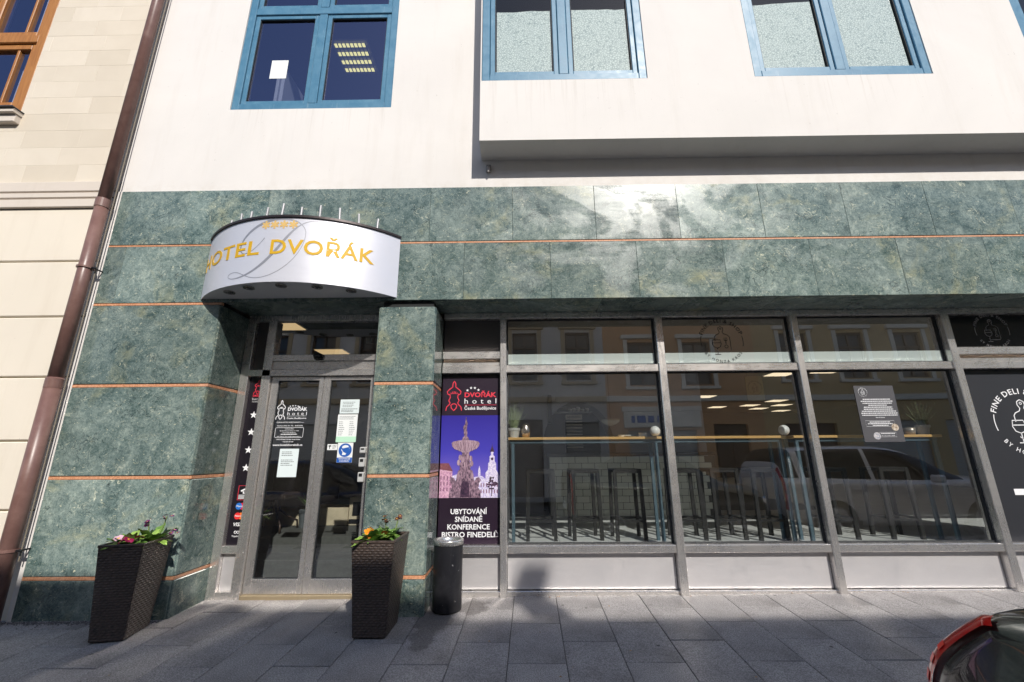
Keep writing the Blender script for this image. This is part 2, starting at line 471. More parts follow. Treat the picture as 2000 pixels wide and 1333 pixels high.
def m_asphalt():
    t = NT('asphalt'); co = t.coords()
    c = t.mix(t.noise(co, 120, 3, .7), (.03,.03,.032,1), (.075,.075,.078,1))
    c = t.mix(t.fr(t.noise(co, .6, 5, .6), .45, .7, 0, .5), c, (.035,.034,.034,1))
    t.P(base=c, rough=.9, nrm=t.bump(t.noise(co, 160, 3, .7), .5, .004)); return t.m
ASPHALT = m_asphalt()
KERB = simple('granite_kerb', (.24,.235,.23), .8, var=.3, vscale=40, bump=.3)
DIRT = simple('earth', (.10,.085,.07), .95, var=.3)

# ------------------------------------------------------------------ ground
GX, GY, GO = .0075, .035, -.005
def gz(x, y): return GO + GX*x + GY*(y-.45)
def sheet(name, x0, x1, y0, y1, zf, mat, th=.05, nx=1, ny=1):
    mb = MB(); vs = []
    for i in range(nx+1):
        for j in range(ny+1):
            x = x0+(x1-x0)*i/nx; y = y0+(y1-y0)*j/ny
            vs.append((x, y, zf(x, y)))
    mb.add(vs, [(i*(ny+1)+j, (i+1)*(ny+1)+j, (i+1)*(ny+1)+j+1, i*(ny+1)+j+1) for i in range(nx) for j in range(ny)])
    o = mb.build(name, mat); return tag(o, kind='structure')
KY = -2.62                                     # kerb line
RZ = lambda x, y: gz(x, KY)-.115
sheet('ground', -300, 300, -300, 300, lambda x, y: -.62+GX*x*0, DIRT)
sheet('road', -40, 40, -9.0, KY-.14, lambda x, y: RZ(x, y), ASPHALT, nx=4)
far = sheet('far_pavement', -40, 40, -12.0, -9.0, lambda x, y: RZ(x, y)+.12, KERB, nx=4)
pave = sheet('pavement', -9, 10, KY, .62, lambda x, y: gz(x, y)-.011, JOINT)
LOCS[pave] = Matrix.Identity(4)
SW, SL = .386, .620
mb = MB(); mb.box(-SW/2+.0022, SW/2-.0022, -SL/2+.0034, SL/2-.0034, -.06, 0, .0035)
slab0 = mb.build('paving_slab', GRANITE, pave)
nrm = Vector((-GX, -GY, 1)).normalized()
ya = Vector((.028, 1, 0)).normalized(); ya = (ya - nrm*ya.dot(nrm)).normalized(); xa = ya.cross(nrm)
FR = Matrix((xa, ya, nrm)).transposed().to_4x4()
first = True
for i in range(-19, 22):
    for j in range(-1, 5):
        u = -.047 + SW*(i+.5); v = .415 - SL*j - (SL/2 if i % 2 else 0) - .265
        x = u + .028*(v-.36); y = v
        if y-SL/2 < KY-.02 or y > .62: continue
        if x < -7.0 or x > 7.6: continue
        o = slab0 if first else slab0.copy()
        if not first: COL.objects.link(o)
        first = False
        m = FR.copy(); m.translation = Vector((x, y, gz(x, y) + random.uniform(-.0016, .0012)))
        o.matrix_basis = m @ Matrix.Rotation(random.uniform(-.0035, .0035), 4, 'X') @ Matrix.Rotation(random.uniform(-.003, .003), 4, 'Y')
kerb = sheet('kerb', -40, 40, KY-.14, KY, lambda x, y: gz(x, KY)-.02, KERB, nx=4)
LOCS[kerb] = Matrix.Identity(4)
mb = MB(); mb.box(-.497, .497, -.07, .07, -.26, 0, .012)
ks = mb.build('kerb_stone', KERB, kerb)
for i in range(-10, 11):
    o = ks if i == -10 else ks.copy()
    if i != -10: COL.objects.link(o)
    o.location = (i*1.0, KY-.07, gz(i, KY)-.004)
# loose gravel along the foot of the left pillar
GRAVEL = simple('gravel', (.14,.135,.135), .9, var=.5, vscale=30)
mb = MB()
for i in range(900):
    x = random.uniform(-4.6, -2.97); y = -.018-abs(random.gauss(0, .035)); r = random.uniform(.003, .009)
    z = gz(x, y)+r*.35
    a = [Vector((random.uniform(-1,1), random.uniform(-1,1), random.uniform(-.6,.9))).normalized()*r for _ in range(1)]
    q = random.uniform(0, 6.28); p = [(x+r*math.cos(q+k*2.09), y+r*math.sin(q+k*2.09), z-r*.3) for k in range(3)]
    mb.add(p+[(x+a[0].x*.3, y+a[0].y*.3, z+r*.7)], [(0,1,2),(0,1,3),(1,2,3),(2,0,3)])
tag(mb.build('gravel', GRAVEL), 'fine grey gravel along the foot of the green pillar', 'gravel', kind='stuff')

LIT = simple('dry_leaf_bits', (.42,.24,.10), .8, var=.4, vscale=50)
mb = MB()
for i in range(60):
    x = random.uniform(-.1, 6.0) if i < 45 else random.uniform(-3, 3); y = .445-abs(random.gauss(0,.02)) if i < 45 else random.uniform(-1.4,.3)
    r = random.uniform(.004,.012); q = random.uniform(0,6.28); z = gz(x, y)+.003
    mb.add([(x+r*math.cos(q),y+r*math.sin(q),z),(x+r*.5*math.cos(q+1.7),y+r*.5*math.sin(q+1.7),z+.005),(x-r*math.cos(q),y-r*math.sin(q),z+.001),(x+r*.5*math.cos(q-1.6),y+r*.5*math.sin(q-1.6),z+.002)], [(0,1,2,3)])
tag(mb.build('leaf_litter', LIT), 'crumbs of dry leaf along the foot of the shop windows', 'litter', kind='stuff')

# ------------------------------------------------------------------ hotel building
def wall_holes(mb, x0, x1, z0, z1, holes, yf, yr):
    xs = sorted({x0, x1} | {h[0] for h in holes} | {h[1] for h in holes})
    zs = sorted({z0, z1} | {h[2] for h in holes} | {h[3] for h in holes})
    for a, b in zip(xs, xs[1:]):
        for c, d in zip(zs, zs[1:]):
            if any(h[0] <= a and b <= h[1] and h[2] <= c and d <= h[3] for h in holes): continue
            mb.add([(a,yf,c),(b,yf,c),(b,yf,d),(a,yf,d)], [(0,1,2,3)])
    for h in holes:
        a, b, c, d = h
        mb.add([(a,yf,c),(b,yf,c),(b,yf,d),(a,yf,d),(a,yr,c),(b,yr,c),(b,yr,d),(a,yr,d)], [(0,1,5,4),(1,2,6,5),(2,3,7,6),(3,0,4,7)])
HB = thing('hotel_building', 'cream hotel with green marble shopfront, blue windows and a projecting oriel', 'building', (0, .3, 0))
TOPZ = 10.2
W1 = (-3.28, -1.414, 5.138, 7.62)
mb = MB(); wall_holes(mb, -4.312, -.30, 4.068, TOPZ, [W1], .015, .30)
mb.box(-.30, 12, .015, .2, 4.068, 4.60)
mb.box(-4.312, -4.268, .005, .2, -.12, 4.068)
wl = mb.build('wall', PLASTER, HB, recalc=False)
mb = MB(); mb.box(-4.3, 12, .2, .45, 2.80, TOPZ-.5) ; mb.box(-4.31, -4.0, .2, 6, -.1, TOPZ); mb.box(11.8, 12, .2, 14, -.1, TOPZ); mb.box(-4.3, 12, -.3, 14, TOPZ, TOPZ+.3)
# back-up masonry kept clear of the window rooms
mb = MB(); mb.box(-4.31, -4.05, .2, 14.3, -.1, TOPZ); mb.box(12.0, 12.2, -.2, 14.3, -.1, TOPZ); mb.box(-4.3, 12.2, -.27, 14.3, TOPZ, TOPZ+.25)
mb.box(-4.05, 12, 14.1, 14.3, -.1, TOPZ); mb.box(-4.05, 12.0, .46, 14.1, 3.2, 4.2); mb.box(-4.05, 12, .20, .46, 2.80, 4.9)
mb.build('masonry', simple('masonry', (.35,.33,.31), .9), HB)
# oriel
ORI = -.275
OW = [(-.352, 1.444, 5.19, 7.62), (2.592, 4.496, 5.19, 7.62), (5.60, 7.5, 5.19, 7.62)]
mb = MB(); wall_holes(mb, -.365, 12, 4.424, TOPZ, OW, ORI, .02)
mb.add([(-.365,ORI,4.424),(-.365,.02,4.424),(-.365,.02,TOPZ),(-.365,ORI,TOPZ)], [(0,1,2,3)])
mb.build('oriel', PLASTER, HB, recalc=False)
mb = MB(); mb.add([(-.365,ORI,4.424),(12,ORI,4.424),(12,.02,4.405),(-.365,.02,4.405)], [(0,1,2,3)]); mb.build('oriel_soffit', PLASTER, HB, recalc=False)
mb = MB(); mb.tube([(-.285,-.0,4.31),(-.285,-.03,4.27),(-.285,-.045,4.215)], [.022,.022,.008], 8)
mb.box(-.312,-.258,-.02,.02,4.25,4.33,.005)
tag(mb.build('drain_spout', simple('grey_spout', (.28,.26,.25), .6)), 'small grey spout under the left corner of the oriel', 'spout')

def rect_frame(mb, x0, x1, z0, z1, w, y0, y1, c=.004, mi=0):
    mb.box(x0, x0+w, y0, y1, z0, z1, c, mi); mb.box(x1-w, x1, y0, y1, z0, z1, c, mi)
    mb.box(x0+w, x1-w, y0+.001, y1, z0, z0+w, c, mi); mb.box(x0+w, x1-w, y0+.001, y1, z1-w, z1, c, mi)
def pane(x0, x1, z0, z1, y, mat, parent, name='pane'):
    mb = MB(); mb.add([(x0,y,z0),(x1,y,z0),(x1,y,z1),(x0,y,z1)], [(0,1,2,3)])
    return mb.build(name, mat, parent, recalc=False)
def m_film():
    t = NT('patterned_window_film'); co = t.coords()
    v = t.n('TexVoronoi', {'Vector': co, 'Scale': 42.0}, feature='DISTANCE_TO_EDGE').outputs[0]
    w = t.noise(co, 5, 4, .6); v2 = t.n('TexVoronoi', {'Vector': co, 'Scale': 75.0}, feature='F1').outputs[0]
    f = t.math('MULTIPLY', t.fr(v, .01, .16, 1, 0), t.fr(v2, .1, .5, .45, 1))
    c = t.mix(f, (.62,.67,.65,1), (.24,.30,.31,1))
    c = t.mix(t.fr(w, .4, .7, 0, .3), c, (.58,.63,.62,1))
    t.P(base=c, rough=.7, spec=.2); return t.m
FILM = m_film()
def blue_window(rc, y, tr, films=None):
    x0, x1, z0, z1 = rc
    mb = MB(); rect_frame(mb, x0+.003, x1-.003, z0+.003, z1, .085, y, y+.10, .006)
    cx = (x0+x1)/2
    mb.box(x0+.088, x1-.088, y+.004, y+.1, tr-.055, tr+.055, .006)
    mb.box(cx-.05, cx+.05, y+.006, y+.1, z0+.088, tr-.055, .006); mb.box(cx-.05, cx+.05, y+.006, y+.1, tr+.055, z1-.085, .006)
    w = mb.build('window', BLUEWIN, HB)
    k = 0
    for a, b, c, d in ((x0+.092, cx-.054, z0+.092, tr-.059), (cx+.054, x1-.092, z0+.092, tr-.059), (x0+.092, cx-.054, tr+.059, z1-.09), (cx+.054, x1-.092, tr+.059, z1-.09)):
        mb = MB(); rect_frame(mb, a, b, c, d, .052, y+.018, y+.085, .005); rect_frame(mb, a+.053, b-.053, c+.053, d-.053, .006, y+.03, y+.075, 0, 1)
        mb.build('sash', [BLUEWIN, GASKET], w)
        pane(a+.055, b-.055, c+.055, d-.055, y+.048, GLASS_FILM if films and k < 2 else GLASS_UP, w)
        if films and k < 2:
            mb = MB(); t0, t1 = films[k]; X0, X1 = a+.07, b-.07; n = 6
            pts = [(X0, c+.06), (X1, c+.06)] + [(X1+(X0-X1)*i/n, t1+(t0-t1)*i/n+random.uniform(-.008,.008)) for i in range(n+1)]
            mb.plate(pts, y+.053, .001); mb.build('window_film', FILM, w)
        k += 1
    return w
blue_window(W1, .022, 6.625)
blue_window(OW[0], ORI+.006, 6.68, [(6.225, 6.24), (6.245, 6.24)])
blue_window(OW[1], ORI+.006, 6.68, [(6.27, 6.30), (6.42, 6.44)])
blue_window(OW[2], ORI+.006, 6.68, [(6.0, 6.0)]*2)
# rooms behind the upper windows
NAVY = simple('dim_room_wall', (.06,.06,.09), .8)
def room(name, x0, x1, y0, y1, z0, z1, mat, parent):
    mb = MB(); mb.add([(x0,y0,z0),(x1,y0,z0),(x1,y1,z0),(x0,y1,z0),(x0,y0,z1),(x1,y0,z1),(x1,y1,z1),(x0,y1,z1)], [(0,3,2,1),(4,5,6,7),(3,7,6,2),(0,4,7,3),(1,2,6,5)])
    return mb.build(name, mat, parent, recalc=False)
room('upper_room', -3.9, -.6, .20, 3.6, 4.9, 7.75, NAVY, HB)
room('upper_room', -.34, 2.1, -.10, 3.2, 4.9, 7.75, NAVY, HB)
room('upper_room', 2.2, 5.0, -.10, 3.2, 4.9, 7.75, NAVY, HB)
room('upper_room', 5.2, 9.0, -.10, 3.2, 4.9, 7.75, NAVY, HB)

# marble slabs
def slab(x0, x1, y0, y1, z0, z1, name='marble_slab', mat=None, c=.0022):
    mb = MB(); mb.box(x0, x1, y0, y1, z0, z1, c); return mb.build(name, mat or MARBLE, HB)
g = .0010
def row(z0, z1, x0, x1, joints):
    js = [x0] + [j for j in joints if x0+.05 < j < x1-.05] + [x1]
    for a, b in zip(js, js[1:]): slab(a+g, b-g, 0+random.uniform(0,.0015), .032, z0, z1)
FX0, FX1 = -4.266, 9.2
row(3.425, 4.064, FX0, FX1, [-.03+.872*k for k in range(-6, 12)])
row(2.778, 3.400, FX0, FX1, [.355+.885*k for k in range(-6, 11) if not -3.9 < .355+.885*k < -3.2])
LP0, LP1 = FX0, -2.953
RP0, RP1 = -1.365, -.795
ZR = [(.285, 1.078), (1.112, 1.920), (1.954, 2.748)]
for a, b in [(-.10, .253)] + ZR:
    slab(LP0, LP1-.014, 0, .032, a, b, c=.005); slab(LP1-.032, LP1, .0125, .50, a, b, c=.007, mat=MARBLE_P)
for a, b in [(-.10, .253)] + ZR[:2] + [(1.954, 2.705)]:
    slab(RP0+.012, RP1-.014, 0, .032, a, b, c=.005); slab(RP1-.032, RP1, .0125, .46, a, b, c=.009, mat=MARBLE_P); slab(RP0, RP0+.032, .0125, .50, a, b)
def strip(x0, x1, y0, y1, z0, z1):
    mb = MB(); mb.box(x0, x1, y0, y1, z0, z1, .002); mb.build('stone_strip', STRIP, HB)
for z in (.253, 1.078, 1.920):
    strip(LP0, LP1-.003, .003, .036, z+.002, z+.029); strip(LP1-.03, LP1-.004, .037, .50, z+.002, z+.029)
    strip(RP0+.006, RP1-.003, .003, .036, z+.002, z+.029); strip(RP1-.03, RP1-.004, .037, .46, z+.002, z+.029)
strip(LP0, LP1-.003, .003, .036, 2.750, 2.774)
strip(FX0, FX1, .003, .036, 3.402, 3.420)
mb = MB()
mb.box(LP0+.01, LP1-.033, .04, .50, -.1, 2.77); mb.box(RP0+.033, RP1-.033, .04, .50, -.1, 2.77); mb.box(FX0, FX1, .04, .20, 2.80, 4.05)
mb.build('pillar_core', simple('mortar_core', (.02,.022,.022), .9), HB)
js = [-2.953] + [-.9+.885*k for k in range(-1, 11)] + [9.2]
for a, b in zip(js, js[1:]): slab(a+g, b-g, .034, .46, 2.782, 2.80, name='soffit_slab')

# shopfront
SF = MB()
SF.box(-.79, 9.2, .435, .53, 2.715, 2.781, .004)
SF.box(-.79, 9.2, .452, .52, -.06, .038, .004)
SF = SF.build('shopfront', STEEL_H, HB)
MUL = [(-.176, -.108), (1.499, 1.576), (2.958, 3.028), (4.570, 4.650), (6.10, 6.17), (7.6, 7.67)]
for a, b in MUL:
    mb = MB(); mb.box(a, b, .415, .56, -.05, 2.716, .005); mb.build('mullion', STEEL, SF)
bays = [(-.790, -.176)] + [(MUL[i][1], MUL[i+1][0]) for i in range(5)]
DARKP = simple('smoked_panel', (.075,.068,.066), .35, spec=.6)
for i, (a, b) in enumerate(bays):
    solid = i in (0, 4)
    if solid:
        mb = MB(); mb.box(a, b, .432, .53, 2.265, 2.345, .004); mb.build('transom', STEEL_H, SF)
        mb = MB(); mb.box(a, b, .447, .53, 2.188, 2.228, .004); mb.box(a, b, .432, .53, 2.112, 2.186, .004); mb.build('transom', STEEL_H, SF)
        mb = MB(); mb.box(a, b, .505, .525, 2.228, 2.266); mb.build('recess_strip', simple('bronze_recess', (.20,.15,.11), .5), SF)
    else:
        mb = MB(); mb.box(a, b, .437, .53, 2.115, 2.193, .005); mb.build('transom', STEEL_H, SF)
    mb = MB(); mb.box(a, b, .425, .53, .365, .435, .005); mb.build('sill', STEEL_H, SF)
    mb = MB(); mb.box(a+.004, b-.004, .488, .50, .045, .358, .002); mb.build('base_panel', STEEL_P, SF)
    for zz in ((2.193, 2.716), (.435, 2.115)):
        if not solid:
            pane(a, b, zz[0], zz[1], .50, GLASS, SF)
            mb = MB(); rect_frame(mb, a+.001, b-.001, zz[0]+.001, zz[1]-.001, .014, .485, .515, 0); mb.build('gasket', GASKET, SF)
    if not solid:
        mb = MB(); mb.box(a+.016, b-.016, .502, .5035, 2.2, 2.325); mb.build('frosted_band', simple('frosted_film', (.52,.56,.55), .6), SF)
mb = MB(); mb.box(bays[0][0], bays[0][1], .50, .51, 2.345, 2.716); mb.build('spandrel_panel', DARKP, SF)
KP = simple('black_glazed_panel', (.008,.008,.009), .18)
mb = MB(); mb.box(bays[4][0], bays[4][1], .50, .51, 2.345, 2.716); mb.build('spandrel_panel', KP, SF)
mb = MB(); mb.box(bays[4][0]+.002, bays[4][1]-.002, .50, .51, .436, 2.06); mb.build('black_panel', simple('charcoal_foil', (.03,.031,.036), .33), SF)
mb = MB(); mb.box(bays[4][0]+.001, bays[4][1]-.001, .505, .52, 2.06, 2.113); mb.build('recess_strip', BLACK, SF)

# entrance
EN = MB()
EN.box(-2.95, -1.365, .452, .53, 2.715, 2.782, .004)
EN.box(-2.95, -2.862, .445, .55, -.05, 2.715, .004)
EN.box(-2.715, -2.625, .44, .56, -.05, 2.715, .004)
EN.box(-1.48, -1.366, .46, .56, -.05, 2.715, .004)
EN = EN.build('entrance_frame', STEEL, HB)
mb = MB(); mb.box(-2.625, -1.48, .44, .53, 2.262, 2.332, .004); mb.build('header_rail', STEEL_H, EN)
mb = MB(); mb.box(-2.625, -1.48, .462, .53, 2.172, 2.260, .003); mb.build('header_panel', STEEL_H, EN)
mb = MB(); mb.box(-2.862, -1.48, .44, .53, 2.100, 2.170, .004); mb.build('header_rail', STEEL_H, EN)
pane(-2.625, -1.48, 2.332, 2.715, .50, GLASS_D, EN)
mb = MB(); mb.box(-2.862, -2.715, .448, .53, .37, .44, .004); mb.build('sill', STEEL_H, EN)
mb = MB(); mb.box(-2.862, -2.715, .448, .53, -.05, .04, .003); mb.build('base_rail', STEEL_H, EN)
mb = MB(); mb.box(-2.86, -2.717, .492, .505, .041, .368, .002); mb.build('base_panel', STEEL_P, EN)
mb = MB(); mb.box(-2.86, -2.717, .50, .51, 2.17, 2.715); mb.build('side_panel', DARKP, EN)
for x0, x1, l, r in ((-2.620, -2.0575, .075, .05), (-2.0545, -1.482, .072, .075)):
    mb = MB()
    mb.box(x0, x0+l, .475, .525, .012, 2.095, .004); mb.box(x1-r, x1, .475, .525, .012, 2.095, .004)
    mb.box(x0+l, x1-r, .477, .523, .012, .143, .003); mb.box(x0+l, x1-r, .477, .523, 2.055, 2.095, .003)
    dl = mb.build('door_leaf', STEEL, HB)
    pane(x0+l, x1-r, .143, 2.055, .50, GLASS_D, dl)
    mb = MB(); rect_frame(mb, x0+l, x1-r, .143, 2.055, .008, .49, .51, 0); mb.build('gasket', GASKET, dl)
    if x0 < -2.5:
        mb = MB(); mb.box(x0+.052, x0+.066, .455, .475, .9, 1.6, .003); mb.build('door_handle', STEEL, dl)
mb = MB(); mb.box(-2.62, -1.48, .44, .60, -.03, .010, .003); mb.build('threshold', m_steel('threshold_metal', base=(.55,.45,.30), rough=.5), EN)

# ------------------------------------------------------------------ left neighbour
NB = thing('neighbour_building', 'cream rendered townhouse with stone blocks and brown wooden window at left', 'building', (-6, .3, 0))
NY = .03
NW = (-7.4, -5.745, 5.165, 7.5)
mb = MB(); wall_holes(mb, -12, -4.314, 4.2, TOPZ, [NW], NY+.012, .35)
mb.box(-12, -4.32, .36, .5, -.2, 4.9)
mb.build('wall', CREAM, NB, recalc=False)
zj = [-.15, .818, 1.427, 2.032, 2.649, 3.259, 3.885]
for a, b in zip(zj, zj[1:]):
    mb = MB(); mb.box(-12, -4.314, NY-.004, .36, a+.006, b-.006, .010); mb.build('rusticated_course', CREAM, NB)
mb = MB(); mb.box(-12, -4.314, NY+.02, .355, -.15, 3.9); mb.build('course_joint', simple('olive_joint', (.42,.36,.22), .9), NB)
mb = MB(); mb.box(-5.9, -4.84, NY-.016, NY-.003, .88, 1.27, .006); mb.build('inset_panel', CREAM, NB)
mb = MB(); mb.box(-12, -4.33, NY-.035, .35, 3.885, 3.985, .006); mb.box(-12, -4.33, NY-.035, .35, 4.0, 4.062, .006); mb.box(-12, -4.33, NY-.035, .35, 4.077, 4.2, .006); mb.box(-12, -4.33, NY-.005, .35, 3.98, 4.08)
mb.build('cornice', CREAM_S, NB)
rb = random.Random(3)
z = 4.205; k = 0
while z < 7.3:
    h = .232
    x = -4.33 - (.28 if k % 2 else .0); wlist = []
    xe = -4.325
    xs = [xe]
    if k % 2: xs.append(xe-.30+rb.uniform(-.06,.06))
    while xs[-1] > -8.0: xs.append(xs[-1]-rb.uniform(.50, .68))
    for a, b in zip(xs, xs[1:]):
        x0, x1 = b, a
        if z+h > NW[2]-.02 and z < NW[3]:
            if x0 > NW[0] and x0 < NW[1]: x0 = NW[1]+.001
            if x1 <= NW[1]+.02: continue
            x0 = max(x0, NW[1]+.001)
        mb = MB(); mb.box(x0+.0003, x1-.0003, NY+rb.uniform(-.0008,.0008), NY+.02, z+.0003, z+h-.0003, .0007); mb.build('stone_block', BLOCK, NB)
    z += h; k += 1
mb = MB(); mb.box(-7.5, -5.70, NY-.10, .2, 5.085, 5.135, .004); mb.box(-7.5, -5.71, NY-.06, .2, 4.985, 5.083, .008)
mb.build('window_sill', CREAM_S, NB)
mb = MB(); mb.box(-7.52, -5.69, NY-.125, NY+.02, 5.136, 5.146); mb.build('sill_flashing', simple('sill_sheet', (.09,.09,.10), .4, .6), NB)
mb = MB(); rect_frame(mb, NW[0], NW[1], NW[2]-.01, NW[3], .105, NY+.0, NY+.16, .006)
mb.box(-7.3, -5.85, NY+.006, NY+.16, 6.21, 6.33, .01)
w = mb.build('window', WOOD, NB)
for x0, x1 in ((-7.29, -6.60), (-6.555, -5.856)):
    for z0, z1 in ((5.27, 6.205), (6.335, 7.39)):
        mb = MB(); rect_frame(mb, x0, x1, z0, z1, .075, NY+.03, NY+.12, .008); mb.build('sash', WOOD, w)
        mb = MB(); mb.box((x0+x1)/2+.1, (x0+x1)/2+.13, NY+.04, NY+.1, z0+.076, z1-.076, .004); mb.build('glazing_bar', WOOD, w)
        pane(x0+.07, x1-.07, z0+.07, z1-.07, NY+.07, GLASS_UP, w)
mb = MB(); mb.box(-6.60, -6.555, NY+.02, NY+.13, 5.2, 7.4, .006); mb.build('window_mullion', WOOD, w)
CURT = simple('sheer_curtain', (.62,.62,.66), .9)
mb = MB()
for c0 in (-5.90, -6.62):
    vs = []; n = 40
    for i in range(n+1):
        x = c0-.30*i/n; y = NY+.22+.022*math.sin(i*1.3)
        vs += [(x, y, 5.2), (x, y, 7.4)]
    mb.add(vs, [(2*i, 2*i+2, 2*i+3, 2*i+1) for i in range(n)])
mb.build('curtain', CURT, w, smooth=True)
room('upper_room', -8.0, -5.2, .36, 3.0, 4.9, 7.6, NAVY, NB)

# downpipe between the houses
DP = thing('downpipe', 'brown metal rainwater downpipe on the joint between both houses', 'downpipe', (-4.345, -.1, -.1))
px, py, pr = -4.335, -.10, .058
mb = MB(); mb.tube([(px,py,-.12),(px,py,2.0)], pr+.006, 24); mb.tube([(px,py,1.995),(px,py,3.86)], pr, 24); mb.tube([(px,py,3.855),(px,py,TOPZ)], pr-.003, 24)
mb.build('pipe', PIPE, DP, smooth=False)
for o in DP.children:
    for p in o.data.polygons: p.use_smooth = len(p.vertices) == 4
for z, h, dr in ((3.80, .10, .006), (3.11, .022, .012), (1.90, .09, .008), (.50, .025, .014)):
    mb = MB(); mb.lathe([(pr+.001,0),(pr+dr,.002),(pr+dr,h-.002),(pr+.001,h)], 24, (px,py,z)); mb.build('collar', PIPE, DP, smooth=False)
for z in (3.11, .50):
    mb = MB(); mb.box(px+pr, px+pr+.05, py-.01, py+.01, z, z+.02, .003); mb.tube([(px+pr+.02,py,z+.01),(px+pr+.02,NY,z+.01)], .008, 8); mb.build('bracket', STEEL_D, DP)
mb = MB(); mb.tube([(-4.266,-.06,.42),(-4.266,-.06,TOPZ)], .006, 8)
tag(mb.build('conduit', simple('grey_brown_strip', (.20,.17,.13), .6)), 'thin grey conduit running up beside the brown downpipe', 'conduit')

# ------------------------------------------------------------------ entrance canopy with the hotel's name
CX, CR, CYC = -2.187, 1.334, .894            # arc centre and radius of the drum
CA = math.asin(.99/CR)
CZ0, CZ1 = 2.803, 3.455
CAN = thing('entrance_canopy', 'curved silver canopy sign with gold hotel lettering above the door', 'canopy', (CX, 0, CZ0))
def arc_pt(a, r): return (CX+r*math.sin(a), CYC-r*math.cos(a))
N = 48
mb = MB(); vs = []; vb = []
for i in range(N+1):
    x, y = arc_pt(-CA+2*CA*i/N, CR); x2, y2 = arc_pt(-CA+2*CA*i/N, CR-.004)
    y = min(y, -.003); y2 = min(y2, -.003)
    vs += [(x,y,CZ0),(x,y,CZ1)]; vb += [(x,y,CZ0),(x2,y2,CZ0)]
mb.add(vs, [(2*i,2*i+2,2*i+3,2*i+1) for i in range(N)])
mb.add(vb, [(2*i,2*i+1,2*i+3,2*i+2) for i in range(N)])
drum = mb.build('drum_face', STEEL_L, CAN, smooth=True, recalc=False)
def disc(z0, z1, rr, name, mat):
    pts = [arc_pt(-CA+2*CA*i/N, rr) for i in range(N+1)]
    pts = [(x, min(y, -.002)) for x, y in pts]
    n = len(pts); mb = MB()
    mb.add([(x,y,z0) for x,y in pts]+[(x,y,z1) for x,y in pts], [tuple(range(n)), tuple(range(2*n-1,n-1,-1))]+[(i,(i+1)%n,n+(i+1)%n,n+i) for i in range(n)])
    return mb.build(name, mat, CAN)
disc(CZ1, CZ1+.022, CR+.016, 'top_rim', simple('dark_rim', (.045,.035,.035), .4, .5))
disc(CZ0+.006, CZ0+.016, CR-.006, 'soffit', simple('grey_soffit', (.62,.63,.66), .45))
for x, y in ((-2.761,-.192),(-2.508,-.300),(-2.178,-.345),(-1.86,-.305),(-1.581,-.197)):
    mb = MB(); mb.lathe([(.050,.0),(.050,-.010),(.036,-.012),(.030,.004)], 20, (x,y,CZ0+.004)); s_ = mb.build('spotlight', m_steel('spot_ring', base=(.4,.39,.38)) if x < -2.7 else bpy.data.materials['spot_ring'], CAN)
    mb = MB(); mb.lathe([(.031,-.002),(.015,-.006),(.0005,-.007)], 16, (x,y,CZ0+.004)); mb.build('lens', BLACK, s_)
for i in range(10):
    a = -CA*.80+2*CA*.80*i/9
    x, y = arc_pt(a, CR-.10-.02*(i % 2)); h = .20+.02*math.sin(i*2.1)
    lean = (random.uniform(-.012,.012), random.uniform(-.008,.008))
    mb = MB(); mb.tube([(x,y,CZ1+.02),(x+lean[0],y+lean[1],CZ1+h)], .012, 8); mb.build('rod', simple('zinc_rod', (.33,.33,.34), .5, .4) if i == 0 else bpy.data.materials['zinc_rod'], CAN)
def on_drum(mb, vs2, fs, proud, th, mi=0):
    """vs2: (arc length s from the middle, z)"""
    n = len(vs2)
    def P(s, z, r):
        x, y = arc_pt(s/r*(r/CR), r); return (x, y, z)
    mb.add([P(s, z, CR+proud+th) for s, z in vs2], fs, mi)
    if th > .0012:
        from collections import Counter
        ed = Counter(); di = {}
        for f in fs:
            for a, b in zip(f, f[1:]+f[:1]): ed[tuple(sorted((a,b)))] += 1; di[tuple(sorted((a,b)))] = (a,b)
        vs = []; ff = []
        for e, c in ed.items():
            if c == 1:
                a, b = di[e]; k = len(vs)
                vs += [P(*vs2[a], CR+proud+th), P(*vs2[b], CR+proud+th), P(*vs2[b], CR+proud), P(*vs2[a], CR+proud)]; ff.append((k,k+1,k+2,k+3))
        mb.add(vs, ff, mi)
GOLD = simple('gold_letter', (.66,.385,.006), .55)
def s_of(x): return math.asin(max(-1, min(1, (x-CX)/CR)))*CR
def drum_text(s, x0, x1, z, h, bold, name):
    vs, fs = text2d(s, 1.0, bold, 0, 1.05, 3); a, b, c, d = textbox(vs)
    cap = textbox(text2d('H', 1.0, bold)[0]); kz = h/cap[3]
    s0, s1 = x0, x1; kx = (s1-s0)/(b-a)
    mb = MB(); on_drum(mb, [(s0+(px-a)*kx, z+py*kz) for px, py in vs], fs, .0008, .003); return mb.build(name, GOLD, CAN, recalc=False)
drum_text('HOTEL', -1.10, -.197, 3.084, .143, .014, 'lettering')
drum_text('DVOŘÁK', -.087, .852, 3.082, .143, .014, 'lettering')
# four gold six-armed asterisks
for k in range(4):
    s0 = -.165+k*.088; z0 = 3.382
    mb = MB()
    for a in range(3):
        q = math.pi/2+a*math.pi/3; c_, s_ = math.cos(q)*.042, math.sin(q)*.042; nx, nz = -math.sin(q)*.010, math.cos(q)*.010
        on_drum(mb, [(s0-c_-nx,z0-s_-nz),(s0+c_-nx,z0+s_-nz),(s0+c_+nx,z0+s_+nz),(s0-c_+nx,z0-s_+nz)], [(0,1,2,3)], .001+.0004*a, .001)
    mb.build('asterisk', simple('pale_gold', (.70,.46,.16), .5) if k == 0 else bpy.data.materials['pale_gold'], CAN, recalc=False)
